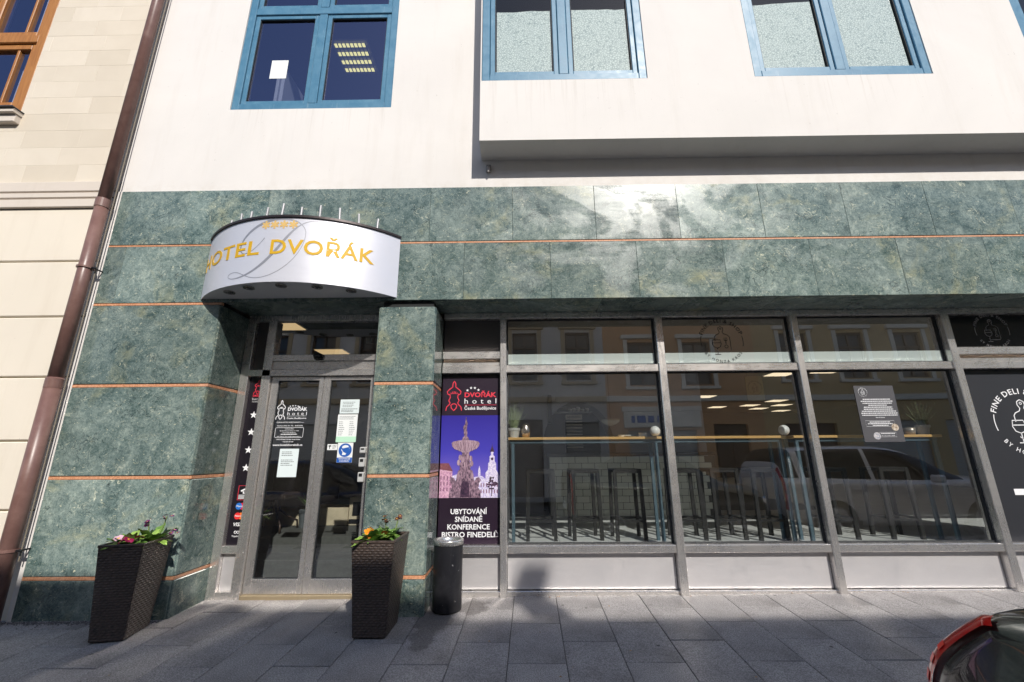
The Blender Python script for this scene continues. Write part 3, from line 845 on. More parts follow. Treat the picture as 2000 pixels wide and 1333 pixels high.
# big script initial in etched grey
def bez(p0, p1, p2, p3, n=14):
    return [tuple((1-t)**3*a+3*(1-t)**2*t*b+3*(1-t)*t*t*c+t**3*d for a,b,c,d in zip(p0,p1,p2,p3)) for t in [i/n for i in range(n+1)]]
path1 = bez((.343,3.43),(.20,3.44),(.12,3.36),(.02,3.20)) + bez((.02,3.20),(-.08,3.04),(-.20,2.90),(-.38,2.868))[1:] + bez((-.38,2.868),(-.50,2.85),(-.56,2.90),(-.49,2.925))[1:] + bez((-.49,2.925),(-.38,2.95),(-.32,2.85),(-.18,2.848))[1:] + bez((-.18,2.848),(.06,2.85),(.24,3.12),(.217,3.31))[1:] + bez((.217,3.31),(.19,3.42),(.06,3.447),(-.05,3.44))[1:] + bez((-.05,3.44),(-.26,3.42),(-.42,3.28),(-.415,3.17))[1:]+ bez((-.415,3.17),(-.40,3.07),(-.27,3.08),(-.16,3.25))[1:]
n = len(path1); wd = []
for i in range(n):
    t = i/(n-1); wd.append(.007+.020*max(0, math.sin(t*math.pi*3.2))**2)
mb = MB(); tmp = MB(); tmp.ribbon(path1, wd, 0.0)
nv = n
on_drum(mb, [(v[0], v[2]) for v in tmp.v[:2*n]], [(i,i+1,n+i+1,n+i) for i in range(n-1)], .0004, .0004)
mb.build('script_initial', simple('etched_grey', (.40,.40,.43), .5, .6), CAN, recalc=False)

def lines(mb, x0, x1, zt, n, dz, h, y, seed, mi=1, ragged=.4):
    r = random.Random(seed)
    for k in range(n):
        x = x0
        xe = x0+(x1-x0)*(1-ragged*r.random())
        while x < xe:
            w = r.uniform(.008, .022); mb.box(x, min(x+w, xe), y-.0006, y-.0002, zt-k*dz-h, zt-k*dz, 0, mi); x += w+.004
# ------------------------------------------------------------------ logos
def tower_logo(mb, cx, z0, w, h, y, lw, mi=0):
    """outline of the hotel's onion-topped tower emblem, base z0"""
    half = [(.50,0),(.46,.12),(.30,.20),(.24,.26),(.33,.34),(.24,.44),(.25,.52),(.40,.56),(.44,.64),(.36,.69),(.22,.75),(.10,.80),(.09,.92),(.04,.97),(0,1.0)]
    pts = [(cx-a*w, z0+b*h) for a, b in half] + [(cx+a*w, z0+b*h) for a, b in reversed(half[:-1])]
    mb.ribbon(pts, lw, y, th=.0004, mi=mi)
    mb.ribbon([(cx-.19*w,z0+.18*h),(cx-.08*w,z0+.22*h),(cx,z0+.235*h),(cx+.08*w,z0+.22*h),(cx+.19*w,z0+.18*h),(cx+.15*w,z0+.08*h),(cx,z0+.0*h),(cx-.15*w,z0+.08*h)], lw, y, True, th=.0004, mi=mi)
    for k in range(-3, 4):
        mb.ribbon([(cx+k*.105*w, z0+(.655-.012*k*k)*h), (cx+k*.08*w, z0+(.565)*h)], lw*.8, y, th=.0004, mi=mi)
def deli_logo(mb, cx, cz, r, y, lw, bold=.01, mi=0):
    text_arc(mb, 'FINE DELI & SHOP', cx, cz, y, r*.86, r*.235, R(90), False, bold, 1.15, mi)
    text_arc(mb, 'BY HONZA KROS', cx, cz, y, r*.99, r*.185, R(-90), True, bold*.4, 1.45, mi)
    for s in (-1, 1):
        mb.ribbon(circ(cx, cz, r*.93, 6, R(90+s*75), R(90+s*105)), lw, y, th=.0004, mi=mi)
    b = []
    for px, pz in [(-.10,.62),(0,.68),(.10,.62),(.11,.52),(.06,.42),(.10,.34),(.28,.28),(.36,.18),(.36,-.42),(.28,-.50),(-.22,-.50),(-.30,-.42)]:
        b.append((cx+px*r, cz+pz*r))
    mb.ribbon(b, lw, y, th=.0004, mi=mi)
    mb.ribbon([(cx-.30*r,cz+.02*r),(cx-.30*r,cz+.20*r),(cx-.24*r,cz+.28*r),(cx-.10*r,cz+.34*r),(cx-.06*r,cz+.42*r),(cx-.11*r,cz+.52*r),(cx-.10*r,cz+.62*r)], lw, y, th=.0004, mi=mi)
    mb.ribbon(circ(cx, cz+.57*r, .035*r, 8), lw*.7, y, True, th=.0004, mi=mi)
    # wine glass
    mb.ribbon([(cx-.40*r,cz+.06*r),(cx-.44*r,cz-.12*r),(cx-.38*r,cz-.26*r),(cx-.24*r,cz-.32*r),(cx-.10*r,cz-.26*r),(cx-.04*r,cz-.12*r),(cx-.08*r,cz+.06*r)], lw, y, True, th=.0004, mi=mi)
    mb.ribbon([(cx-.43*r,cz-.08*r),(cx-.05*r,cz-.08*r)], lw, y, th=.0004, mi=mi)
    mb.ribbon([(cx-.24*r,cz-.32*r),(cx-.24*r,cz-.60*r)], lw, y, th=.0004, mi=mi); mb.ribbon([(cx-.37*r,cz-.60*r),(cx-.11*r,cz-.60*r)], lw, y, th=.0004, mi=mi)
    # fork
    for k in (-1, 0, 1): mb.ribbon([(cx+(.17+k*.06)*r,cz+.16*r),(cx+(.17+k*.06)*r,cz+.02*r)], lw*.8, y, th=.0004, mi=mi)
    mb.ribbon([(cx+.11*r,cz+.02*r),(cx+.23*r,cz+.02*r)], lw, y, th=.0004, mi=mi); mb.ribbon([(cx+.17*r,cz+.02*r),(cx+.17*r,cz-.14*r)], lw*1.2, y, th=.0004, mi=mi)
    mb.ribbon(circ(cx+.17*r, cz-.25*r, .075*r, 10), lw, y, True, th=.0004, mi=mi)

# black emblem on the transom pane of the middle shop window
mb = MB(); deli_logo(mb, 2.231, 2.452, .245, .4985, .006)
tag(mb.build('deli_emblem', PRINT_K, recalc=False), 'black round deli emblem on the clear transom glass', 'emblem')
mb = MB(); deli_logo(mb, 5.157, 2.535, .195, .4985, .005)
tag(mb.build('deli_emblem', simple('dim_white_print', (.42,.40,.39), .6), recalc=False), 'small pale round deli emblem on the black panel above the transom', 'emblem')
mb = MB(); deli_logo(mb, 5.215, 1.56, .34, .4985, .009, .014)
tag(mb.build('deli_emblem', PRINT_W, recalc=False), 'large white round deli emblem on the charcoal panel at right', 'emblem')
mb = MB(); mb.box(4.89, 5.32, .4975, .499, .858, .915); tag(mb.build('white_strip', PRINT_W), 'white strip across the charcoal panel below the large emblem', 'strip')

# ------------------------------------------------------------------ hotel poster beside the pillar
HP = thing('hotel_poster', 'tall dark hotel poster with fountain picture behind the waste bin', 'poster', (-.483, .495, .44))
PX0, PX1, PY = -.788, -.178, .494
mb = MB(); mb.box(PX0, PX1, PY, PY+.012, .438, 2.075)
def m_poster():
    t = NT('poster_ground'); n = t.noise(t.coords(), 1.2, 3, .5)
    t.P(base=t.mix(n, (.012,.006,.014,1), (.028,.014,.03,1)), rough=.35); return t.m
mb.build('backing', m_poster(), HP)
mb = MB(); mb.box(PX0, PX1, .50, .515, 2.076, 2.112); mb.build('top_gap', BLACK, HP)
y1 = PY-.0008
mb = MB(); tower_logo(mb, -.665, 1.725, .165, .31, y1, .009); mb.build('tower_emblem', PRINT_R, HP, recalc=False)
mb = MB()
for k, (sx, sz) in enumerate(((-.524,1.937),(-.487,1.962),(-.446,1.962),(-.408,1.940))): mb.plate(star(sx, sz, .016), y1, .0004)
mb.build('stars', PRINT_W, HP, recalc=False)
mb = MB(); text_flat(mb, 'DVOŘÁK', -.386, 1.866, y1, width=.335, size=.068, bold=.03); mb.box(-.553, -.218, y1, y1+.0005, 1.780, 1.7835); mb.build('lettering', PRINT_R, HP, recalc=False)
mb = MB(); text_flat(mb, 'hotel', -.386, 1.797, y1, width=.335, size=.078, space=1.8); mb.build('lettering', PRINT_W, HP, recalc=False)
mb = MB(); text_flat(mb, 'České Budějovice', -.386, 1.733, y1, width=.332, size=.048, bold=.012); mb.build('lettering', PRINT_W, HP, recalc=False)
for s, z, w in (('UBYTOVÁNÍ', .712, .36), ('SNÍDANĚ', .641, .27), ('KONFERENCE', .571, .415), ('BISTRO FINEDELI', .501, .52)):
    mb = MB(); text_flat(mb, s, -.487, z, y1, width=w, size=.067, bold=.02); mb.build('lettering', PRINT_W, HP, recalc=False)
mb = MB(); mb.ribbon([(-.200,.505),(-.200,.535),(-.206,.54),(-.214,.545),(-.214,.556),(-.220,.56),(-.226,.556),(-.226,.545),(-.234,.54),(-.240,.535),(-.240,.505)], .003, y1, True, th=.0003); mb.build('board_emblem', PRINT_W, HP, recalc=False)
# the printed picture: dusk square with a fountain
def m_print(name, a, b, sc=40, rough=.35, str_=(1,1,1)):
    t = NT(name); n = t.noise(t.coords(0, str_), sc, 5, .7)
    t.P(base=t.mix(t.fr(n, .35, .65), (*a, 1), (*b, 1)), rough=rough); return t.m
t = NT('printed_dusk_sky'); sep = t.n('SeparateXYZ', {0: t.n('TexCoord').outputs['Object']}).outputs[2]
t.P(base=t.ramp(t.fr(sep, .95, 1.67), [(0, (.34,.22,.52)), (.22, (.13,.10,.47)), (.5, (.055,.045,.40)), (1, (.03,.02,.27))]), rough=.35)
mb = MB(); mb.box(PX0, PX1, y1, y1+.0008, .862, 1.674); pic = mb.build('picture', t.m, HP)
P_PINK = m_print('printed_pink_facade', (.35,.14,.28), (.75,.48,.58), 55); P_ROOF = m_print('printed_roof', (.16,.05,.07), (.24,.09,.10))
P_WHITE = m_print('printed_tower', (.40,.34,.62), (.86,.80,.88), 80); P_STONE = m_print('printed_fountain', (.02,.008,.03), (.42,.27,.34), 75, str_=(1,1,.5))
P_BOWL = m_print('printed_bowl', (.16,.08,.12), (.55,.40,.46), 45, str_=(2.2,1,.12)); P_DARK = m_print('printed_dark', (.02,.012,.03), (.10,.05,.09)); P_WIN = simple('printed_window', (.22,.10,.17), .5)
def pr(pts, mat, d, name='printed_shape'):
    mb = MB(); mb.plate(pts, y1-.0006*d, .0005); return mb.build(name, mat, pic)
pr([(PX0,.862),(PX0,1.14),(-.66,1.12),(-.66,.862)], P_PINK, 1); pr([(PX0,1.135),(PX0,1.195),(-.70,1.195),(-.655,1.115)], P_ROOF, 1.6)
pr([(-.66,.862),(-.66,1.07),(-.58,1.10),(-.50,1.05),(-.36,1.07),(-.30,1.02),(-.178,1.06),(-.178,.862)], P_WHITE, 1.2)
pr([(-.325,.95),(-.325,1.10),(-.30,1.13),(-.30,1.19),(-.285,1.21),(-.285,1.26),(-.272,1.27),(-.272,1.30),(-.262,1.31),(-.259,1.36),(-.256,1.31),(-.246,1.30),(-.246,1.27),(-.233,1.26),(-.233,1.21),(-.218,1.19),(-.218,1.13),(-.178,1.06),(-.178,.95)], P_WHITE, 1.8)
pr(circ(-.259,1.235,.014,10), P_DARK, 2.4); pr([(-.283,1.305),(-.262,1.36),(-.259,1.40),(-.256,1.36),(-.235,1.305)], P_DARK, 2.2)
pr([(-.40,1.06),(-.40,1.12),(-.388,1.17),(-.376,1.12),(-.376,1.06)], P_WHITE, 1.9)
for i in range(4):
    for j in range(3): pr([(-.78+i*.032,1.07-j*.055),(-.768+i*.032,1.07-j*.055),(-.768+i*.032,1.035-j*.055),(-.78+i*.032,1.035-j*.055)], P_WIN, 2)
for i in range(8):
    for j in range(2): pr([(-.40+i*.027,1.0-j*.06),(-.39+i*.027,1.0-j*.06),(-.39+i*.027,.965-j*.06),(-.40+i*.027,.965-j*.06)], P_WIN, 2.1)
rr = random.Random(5)
for i in range(26):
    q = rr.uniform(0, 6.28); d = rr.random()**.5*.055; c0 = (-.262+d*math.cos(q)*.95, 1.0+d*math.sin(q)); pr([(c0[0]+.012*math.cos(a), c0[1]+.010*math.sin(a)) for a in (0,1.2,2.5,3.7,5)], P_DARK, 2.5+.1*i)
pr([(-.266,.875),(-.266,.97),(-.260,.97),(-.258,.875)], P_DARK, 2.5)
pr([(-.69,.864),(-.685,.93),(-.66,.96),(-.668,1.0),(-.69,1.03),(-.67,1.06),(-.64,1.05),(-.625,1.02),(-.61,1.08),(-.605,1.12),(-.585,1.135),(-.590,1.18),(-.575,1.215),(-.585,1.25),(-.565,1.285),(-.57,1.315),(-.49,1.315),(-.494,1.285),(-.478,1.25),(-.49,1.215),(-.472,1.18),(-.48,1.135),(-.455,1.12),(-.45,1.08),(-.435,1.02),(-.42,1.05),(-.39,1.06),(-.37,1.03),(-.39,1.0),(-.40,.96),(-.375,.93),(-.37,.864)], P_STONE, 5.2, 'printed_fountain')
pr([(-.676,1.395),(-.66,1.408),(-.60,1.420),(-.53,1.424),(-.45,1.419),(-.40,1.407),(-.388,1.39),(-.394,1.362),(-.42,1.335),(-.465,1.318),(-.50,1.300),(-.56,1.300),(-.60,1.318),(-.645,1.335),(-.67,1.362)], P_BOWL, 5.8, 'printed_bowl')
pr([(-.57,1.422),(-.562,1.45),(-.545,1.462),(-.552,1.49),(-.556,1.53),(-.562,1.555),(-.548,1.575),(-.540,1.59),(-.538,1.62),(-.534,1.655),(-.530,1.662),(-.527,1.65),(-.524,1.62),(-.514,1.60),(-.518,1.57),(-.522,1.53),(-.515,1.49),(-.520,1.462),(-.505,1.45),(-.495,1.422)], P_STONE, 6.0, 'printed_statue')
pr([(-.576,.87),(-.57,.99),(-.555,1.02),(-.505,1.02),(-.49,.99),(-.485,.87)], P_DARK, 6.4)
for (ax, az) in ((-.60,1.20),(-.585,1.25),(-.475,1.24),(-.465,1.19),(-.555,1.23),(-.51,1.26),(-.53,1.18),(-.60,1.07),(-.46,1.07)):
    pr([(ax+.016*math.cos(q), az+.030*math.sin(q)) for q in (0,.8,1.6,2.4,3.2,4.0,4.8,5.6)], P_BOWL, 6.5+.05*(ax+.6)*20, 'printed_figure')
for i in range(-4, 5):
    pr([(-.53+i*.030,1.402),(-.53+i*.030+.006,1.402),(-.53+i*.016+.003,1.31),(-.53+i*.016,1.31)], P_STONE, 6.6)

# narrow star poster in the side light of the entrance
SP = thing('star_poster', 'narrow black poster with white stars and card signs left of the door', 'poster', (-2.79, .495, .45))
mb = MB(); mb.box(-2.861, -2.716, .497, .508, .44, 2.099); mb.build('backing', simple('poster_black', (.012,.009,.014), .3), SP)
mb = MB(); mb.box(-2.822, -2.819, .4955, .4965, .441, 2.098); mb.build('seam', BLACK, SP)
ys = .4962
for k, (sx, sz) in enumerate(((-2.772,1.697),(-2.772,1.521),(-2.772,1.340),(-2.772,1.163))):
    mb = MB(); mb.plate(star(sx, sz, .040), ys, .0005); mb.build('star', PRINT_W, SP, recalc=False)
mb = MB(); tower_logo(mb, -2.765, 1.915, .085, .15, ys, .006); text_flat(mb, 'DVOŘÁK', -2.766, 1.888, ys, width=.088, size=.030, bold=.03); mb.build('tower_emblem', PRINT_R, SP, recalc=False)
mb = MB(); text_flat(mb, 'hotel', -2.766, 1.852, ys, width=.088, size=.038, space=1.5); text_flat(mb, 'České Budějovice', -2.766, 1.830, ys, width=.088, size=.016); mb.build('lettering', PRINT_W, SP, recalc=False)
mb = MB(); mb.ribbon([(-2.812,.855),(-2.722,.855),(-2.722,.99),(-2.812,.99)], .006, ys, True, th=.0004); mb.build('camera_sign_border', PRINT_R, SP, recalc=False)
mb = MB(); mb.plate([(-2.79,.945),(-2.745,.965),(-2.738,.953),(-2.783,.932)], ys, .0005); mb.plate([(-2.765,.935),(-2.752,.938),(-2.752,.922),(-2.735,.922),(-2.735,.914),(-2.765,.914)], ys, .0005)
for k in range(4): mb.box(-2.805, -2.735, ys, ys+.0004, .898-k*.011, .903-k*.011)
mb.build('camera_sign', PRINT_W, SP, recalc=False)
for z, ca, cb, s in ((.796, (.02,.16,.55), (.70,.02,.04), 'Maestro'), (.705, (.75,.03,.03), (.85,.22,.03), 'MasterCard')):
    for sx, c in ((-2.785, ca), (-2.748, cb)):
        mb = MB(); mb.plate(circ(sx, z, .032, 18), ys - (.0003 if sx < -2.76 else 0), .0005); mb.build('card_disc', simple('disc_%s_%d' % (s, sx < -2.76), c, .5), SP, recalc=False)
    mb = MB(); text_flat(mb, s, -2.767, z-.007, ys-.0008, width=.082, size=.024, bold=.01); mb.build('lettering', PRINT_W, SP, recalc=False)
mb = MB(); text_flat(mb, 'VISA', -2.768, .612, ys, width=.088, size=.046, bold=.02, shear=.25); text_flat(mb, 'Tripadvisor', -2.768, .513, ys, width=.092, size=.022, bold=.01)
for sx in (-2.783, -2.757): mb.ribbon(circ(sx, .556, .011, 12), .005, ys, True, th=.0004)
mb.build('lettering', PRINT_W, SP, recalc=False)

# door decal and notices
yd = .4985
DD = thing('door_decal', 'white hotel logo and address lettering on the left door leaf', 'decal', (-2.37, yd, 1.38))
mb = MB(); tower_logo(mb, -2.488, 1.648, .095, .20, yd, .0075); mb.build('tower_emblem', PRINT_W, DD, recalc=False)
mb = MB()
for k in range(4): mb.plate(star(-2.397+k*.028, 1.785+.006*math.sin(k*1.05), .010), yd, .0004)
mb.build('stars', PRINT_W, DD, recalc=False)
for s, z, w, h, kw in (('DVOŘÁK', 1.738, .205, .048, dict(bold=.035)), ('hotel', 1.692, .205, .050, dict(space=1.6)), ('České Budějovice', 1.652, .205, .024, dict(bold=.012)),
    ('PELIKAN HOTELS & RESTAURANTS s.r.o.', 1.612, .285, .017, dict(bold=.012)), ('Otevírací doba: Po - Ne   00:00-24:00', 1.577, .27, .017, dict(bold=.012)),
    ('HOTEL DVOŘÁK', 1.545, .09, .013, dict(bold=.01)), ('Náměstí Přemysla Otakara II. 123/34', 1.526, .20, .013, dict(bold=.008)), ('370 01 České Budějovice', 1.507, .14, .013, dict(bold=.008)), ('+420 386 322 349  info@hoteldvorakcb.cz', 1.469, .25, .013, dict(bold=.01)),
    ('ODPOVĚDNÁ OSOBA: Michal Pelikán', 1.437, .25, .016, dict(bold=.008)), ('+420 602 404 408', 1.414, .11, .016, dict(bold=.01)), ('www.hoteldvorakcb.cz', 1.378, .31, .030, dict(bold=.02))):
    mb = MB(); text_flat(mb, s, -2.315 if h > .02 and z > 1.63 else -2.375, z, yd, width=w, size=h, **kw); mb.build('lettering', PRINT_W, DD, recalc=False)
mb = MB(); mb.box(-2.417, -2.213, yd, yd+.0004, 1.6815, 1.684); lines(mb, -2.46, -2.29, 1.499, 1, .02, .008, yd+.0006, 77, 0, 0); mb.ribbon([(-2.515,1.462),(-2.235,1.462),(-2.228,1.470),(-2.228,1.556),(-2.235,1.563),(-2.515,1.563),(-2.522,1.556),(-2.522,1.470)], .0035, yd, True, th=.0003); mb.build('border', PRINT_W, DD, recalc=False)
INK = simple('ink', (.10,.11,.12), .7)
def paper(x0, x1, z0, z1, mat, label, name='notice', y=.4965, blocks=(), tilt=0.0):
    mb = MB(); mb.box(x0, x1, y, y+.0008, z0, z1)
    o = thing(name, label, 'notice', ((x0+x1)/2, y, z0))
    mb.build('sheet', mat, o)
    mb = MB()
    for b in blocks: lines(mb, *b, y, len(blocks)*7+int(b[2]*1000), 0)
    tag(mb.build('writing', INK, o, recalc=False), kind='stuff'); return o
paper(-2.445, -2.248, 1.070, 1.349, PAPER, 'large pale paper notice taped below the web address on the left leaf', blocks=[(-2.42,-2.28,1.32,3,.017,.006),(-2.42,-2.28,1.24,4,.017,.006)])
paper(-1.866, -1.664, 1.704, 1.851, PAPER, 'small pale paper notice, topmost on the right door leaf', blocks=[(-1.84,-1.70,1.825,4,.016,.005),(-1.85,-1.68,1.755,3,.014,.006)])
p3 = paper(-1.878, -1.670, 1.411, 1.695, PAPER_W, 'white price list with green foot on the right door leaf', blocks=[(-1.86,-1.69,1.675,3,.013,.004),(-1.86,-1.80,1.62,10,.019,.005),(-1.75,-1.69,1.62,10,.019,.005)])
mb = MB(); mb.box(-1.878, -1.670, .4955, .4964, 1.411, 1.468); mb.build('green_foot', PAPER_G, p3)
p4 = thing('mask_sign', 'blue and white round mask sign on the right door leaf', 'sign', (-1.77, .497, 1.207))
mb = MB(); mb.box(-1.850, -1.692, .4965, .4973, 1.208, 1.406); mb.build('sheet', PAPER_W, p4)
mb = MB(); mb.plate(circ(-1.771, 1.331, .068, 28), .4958, .0006); mb.box(-1.849, -1.693, .4958, .4964, 1.209, 1.258); mb.build('blue_ground', PRINT_B, p4, recalc=False)
mb = MB(); mb.ribbon(circ(-1.771, 1.331, .0705, 28), .004, .4950, True, th=.0004)
mb.plate([(-1.80,1.372),(-1.775,1.383),(-1.745,1.378),(-1.73,1.355),(-1.722,1.335),(-1.733,1.328),(-1.735,1.31),(-1.755,1.303),(-1.765,1.283),(-1.80,1.283),(-1.795,1.31),(-1.812,1.335)], .4952, .0005)
text_flat(mb, 'VSTUP POUZE', -1.771, 1.238, .495, width=.12, size=.020, bold=.02); text_flat(mb, 'S ROUŠKOU', -1.771, 1.216, .495, width=.10, size=.020, bold=.02); mb.build('pictogram', PRINT_W, p4, recalc=False)
mb = MB(); mb.plate([(-1.81,1.345),(-1.735,1.362),(-1.722,1.335),(-1.733,1.328),(-1.735,1.31),(-1.76,1.30),(-1.79,1.315)], .4945, .0004); mb.ribbon([(-1.82,1.352),(-1.73,1.337)], .006, .494, th=.0003); mb.build('mask', PRINT_B, p4, recalc=False)
p5 = thing('camera_sticker', 'small white camera sticker beside the blue mask sign', 'sticker', (-1.90, .497, 1.33))
mb = MB(); mb.box(-1.958, -1.855, .4965, .4973, 1.333, 1.392); mb.build('sheet', PAPER_W, p5)
mb = MB(); mb.plate([(-1.948,1.378),(-1.925,1.383),(-1.915,1.372),(-1.94,1.362)], .496, .0004); mb.plate([(-1.938,1.362),(-1.930,1.362),(-1.930,1.345),(-1.938,1.345)], .496, .0004); lines(mb, -1.905, -1.862, 1.38, 3, .013, .005, .496, 4, 0); mb.build('pictogram', PRINT_K, p5, recalc=False)
for i, (z0, z1, lb) in enumerate(((1.30,1.36,'small white intercom plate, top one on the right door jamb'), (1.165,1.255,'grey card reader, middle one on the right door jamb'), (1.02,1.115,'grey card reader, lowest one on the right door jamb'))):
    o = thing('access_reader', lb, 'card reader', (-1.55, .47, z0))
    mb = MB(); mb.box(-1.605, -1.545, .446, .4745, z0, z1, .006); mb.build('housing', simple('light_grey_plastic', (.52,.52,.51), .4) if i == 0 else bpy.data.materials['light_grey_plastic'], o)
    mb = MB(); mb.box(-1.592, -1.558, .443, .447, z0+(z1-z0)*.55, z1-.012, .003); mb.build('window', BLACK, o)
DC = thing('dome_camera', 'black dome camera on the rail above the doors', 'camera', (-2.123, .42, 2.28))
mb = MB(); mb.lathe([(.048,0),(.048,.03),(.03,.035)], 20, (-2.123,.415,2.297)); mb.build('housing', STEEL_D, DC, smooth=True)
mb = MB(); mb.sphere((-2.123,.412,2.300), .043, 20, 12); mb.build('dome', simple('black_dome', (.006,.006,.007), .08), DC, smooth=True)

# black notice board on the third shop window
NBD = thing('notice_board', 'charcoal notice with white text and two round photos on the window', 'notice', (3.74, .497, 1.37))
mb = MB(); mb.box(3.535, 3.944, .4955, .4975, 1.375, 1.950); mb.build('sheet', simple('charcoal_card', (.075,.073,.08), .5), NBD)
yb = .4950
mb = MB(); deli_logo(mb, 3.62, 1.882, .048, yb, .002, .02)
mb.build('round_emblem', PRINT_W, NBD, recalc=False)
mb = MB()
for k, wd_ in enumerate((.28,.33,.30,.19,.29,.30,.35,.37,.36)): lines(mb, 3.745-wd_/2, 3.745+wd_/2, 1.812-k*.0205, 1, .02, .0085, yb+.0006, 20+k, 0, 0)
text_flat(mb, 'Petr & Honza', 3.745, 1.800-9*.0205, yb, width=.09, size=.0155, bold=.012)
mb.build('lettering', PRINT_W, NBD, recalc=False)
mb = MB()
for (a, b, c, d) in ((3.585,3.875,1.530,1.588), (3.70,3.87,1.425,1.470)): mb.ribbon([(a,c),(b,c),(b,d),(a,d)], .0018, yb, True, th=.0003)
for k, wd_ in enumerate((.21,.25,.16)): lines(mb, 3.73-wd_/2, 3.73+wd_/2, 1.578-k*.017, 1, .02, .008, yb+.0006, 40+k, 0, 0)
lines(mb, 3.715, 3.855, 1.462, 1, .02, .007, yb+.0006, 50, 0, 0); text_flat(mb, 'Po - Pá  11:00 - 14:00', 3.785, 1.434, yb, width=.13, size=.013, bold=.01)
mb.build('lettering', PRINT_W, NBD, recalc=False)
PH = m_print('printed_photo', (.25,.17,.10), (.75,.68,.58), 70)
PH2 = m_print('printed_portrait', (.10,.16,.25), (.78,.70,.66), 50)
for cx_, cz_, m in ((3.872, 1.520, PH), (3.672, 1.435, PH2)):
    mb = MB(); mb.plate(circ(cx_, cz_, .036, 22), yb-.0006, .0005); mb.build('round_photo', m, NBD, recalc=False)

# ------------------------------------------------------------------ planters
def m_wicker():
    t = NT('dark_brown_wicker'); co = t.coords(8.0)
    n = t.noise(t.coords(8.0, (1,1,6)), 40, 4, .6)
    c = t.mix(t.fr(n, .35, .7), (.026,.018,.015,1), (.11,.078,.062,1))
    c = t.mix(t.fr(t.noise(co, 3, 5, .6), .5, .75, 0, .35), c, (.12,.095,.08,1))
    t.P(base=c, rough=.42, spec=.5); return t.m
WICKER = m_wicker()
SOIL = simple('potting_soil', (.03,.022,.016), .95, var=.4, vscale=60, bump=.8, bscale=80)
PT, PB, PH_ = (.163, .215), (.122, .160), .665
def make_planter():
    o = thing('wicker_planter', 'x', 'planter')
    mb = MB(); rows, cols = 36, 15
    for side in range(4):
        nx, ny = cols*2, rows*2; vs = []
        for j in range(ny+1):
            v = j/ny; hx = PB[0]+(PT[0]-PB[0])*v; hy = PB[1]+(PT[1]-PB[1])*v
            for i in range(nx+1):
                u = i/nx*2-1
                rw = j//2; d = .0065*(1 if j % 2 else .15)*(.25+.75*(1 if (i//2+rw) % 2 else 0) if i % 2 else .55)
                if i in (0, nx): d = .001
                p = {0: (u*hx, -hy-d), 1: (hx+d, u*hy), 2: (-u*hx, hy+d), 3: (-hx-d, -u*hy)}[side]
                vs.append((p[0], p[1], v*PH_))
        mb.add(vs, [(j*(nx+1)+i, j*(nx+1)+i+1, (j+1)*(nx+1)+i+1, (j+1)*(nx+1)+i) for j in range(ny) for i in range(nx)])
    mb.build('woven_body', WICKER, o, local=True, recalc=False)
    mb = MB(); hx, hy = PT
    for (a, b, c, d) in ((-hx-.006,hx+.006,-hy-.006,-hy+.016),(-hx-.006,hx+.006,hy-.016,hy+.006),(-hx-.006,-hx+.016,-hy+.016,hy-.016),(hx-.016,hx+.006,-hy+.016,hy-.016)): mb.box(a,b,c,d,PH_-.014,PH_+.006,.004)
    mb.build('rim', WICKER, o, local=True)
    mb = MB(); vs = []; n = 8
    for i in range(n+1):
        for j in range(n+1): vs.append((-hx*.93+1.86*hx*i/n, -hy*.93+1.86*hy*j/n, PH_-.045+random.uniform(-.012,.012)))
    mb.add(vs, [(i*(n+1)+j,(i+1)*(n+1)+j,(i+1)*(n+1)+j+1,i*(n+1)+j+1) for i in range(n) for j in range(n)])
    mb.build('soil', SOIL, o, local=True)
    mb = MB(); mb.box(-hx+.017, hx-.017, -hy+.017, hy-.017, PH_-.2, PH_-.06); mb.build('inner_pot', BLACK, o, local=True)
    mb = MB(); mb.box(-PB[0]+.01, PB[0]-.01, -PB[1]+.01, PB[1]-.01, -.006, .02); mb.build('base', BLACK, o, local=True)
    return o
pl1 = make_planter(); pl2 = copy_tree(pl1)
for o, x, y, rz, lb in ((pl1, -3.095, -.27, R(11), 'dark wicker planter with magenta flowers by the left green pillar'), (pl2, -1.113, -.25, R(-1), 'dark wicker planter with orange flowers by the door pillar')):
    o.location = (x, y, gz(x, y)+.006); o.rotation_euler = (0, 0, rz); tag(o, lb, 'planter', 'wicker planters flanking the entrance')
    LOCS[o] = Matrix.Translation(o.location) @ Matrix.Rotation(rz, 4, 'Z')
pl1.scale = (.93, .96, 1.0)
LEAF = simple('primrose_leaf', (.13,.25,.05), .5, var=.35, vscale=40, bump=.5, bscale=70)
LEAF2 = simple('young_leaf', (.27,.42,.08), .5, var=.3, vscale=40, bump=.5, bscale=70)
STEM = simple('plant_stem', (.17,.24,.07), .6)
def leaf_mesh(L, W, droop, cup):
    mb = MB(); n = 7; vs = []
    for i in range(n+1):
        t = i/n; w = W*math.sin(math.pi*min(1, .08+t*.9)**.8)*(1 if t < .98 else .4)
        x = L*t; z = L*(.55*t-droop*t*t)
        for s, c in ((-1,1),(-.5,.3),(0,0),(.5,.3),(1,1)):
            vs.append((x, s*w, z+cup*c*w+.004*math.sin(i*2.3+s*3)))
    mb.add(vs, [(i*5+k,i*5+k+1,(i+1)*5+k+1,(i+1)*5+k) for i in range(n) for k in range(4)]); return mb
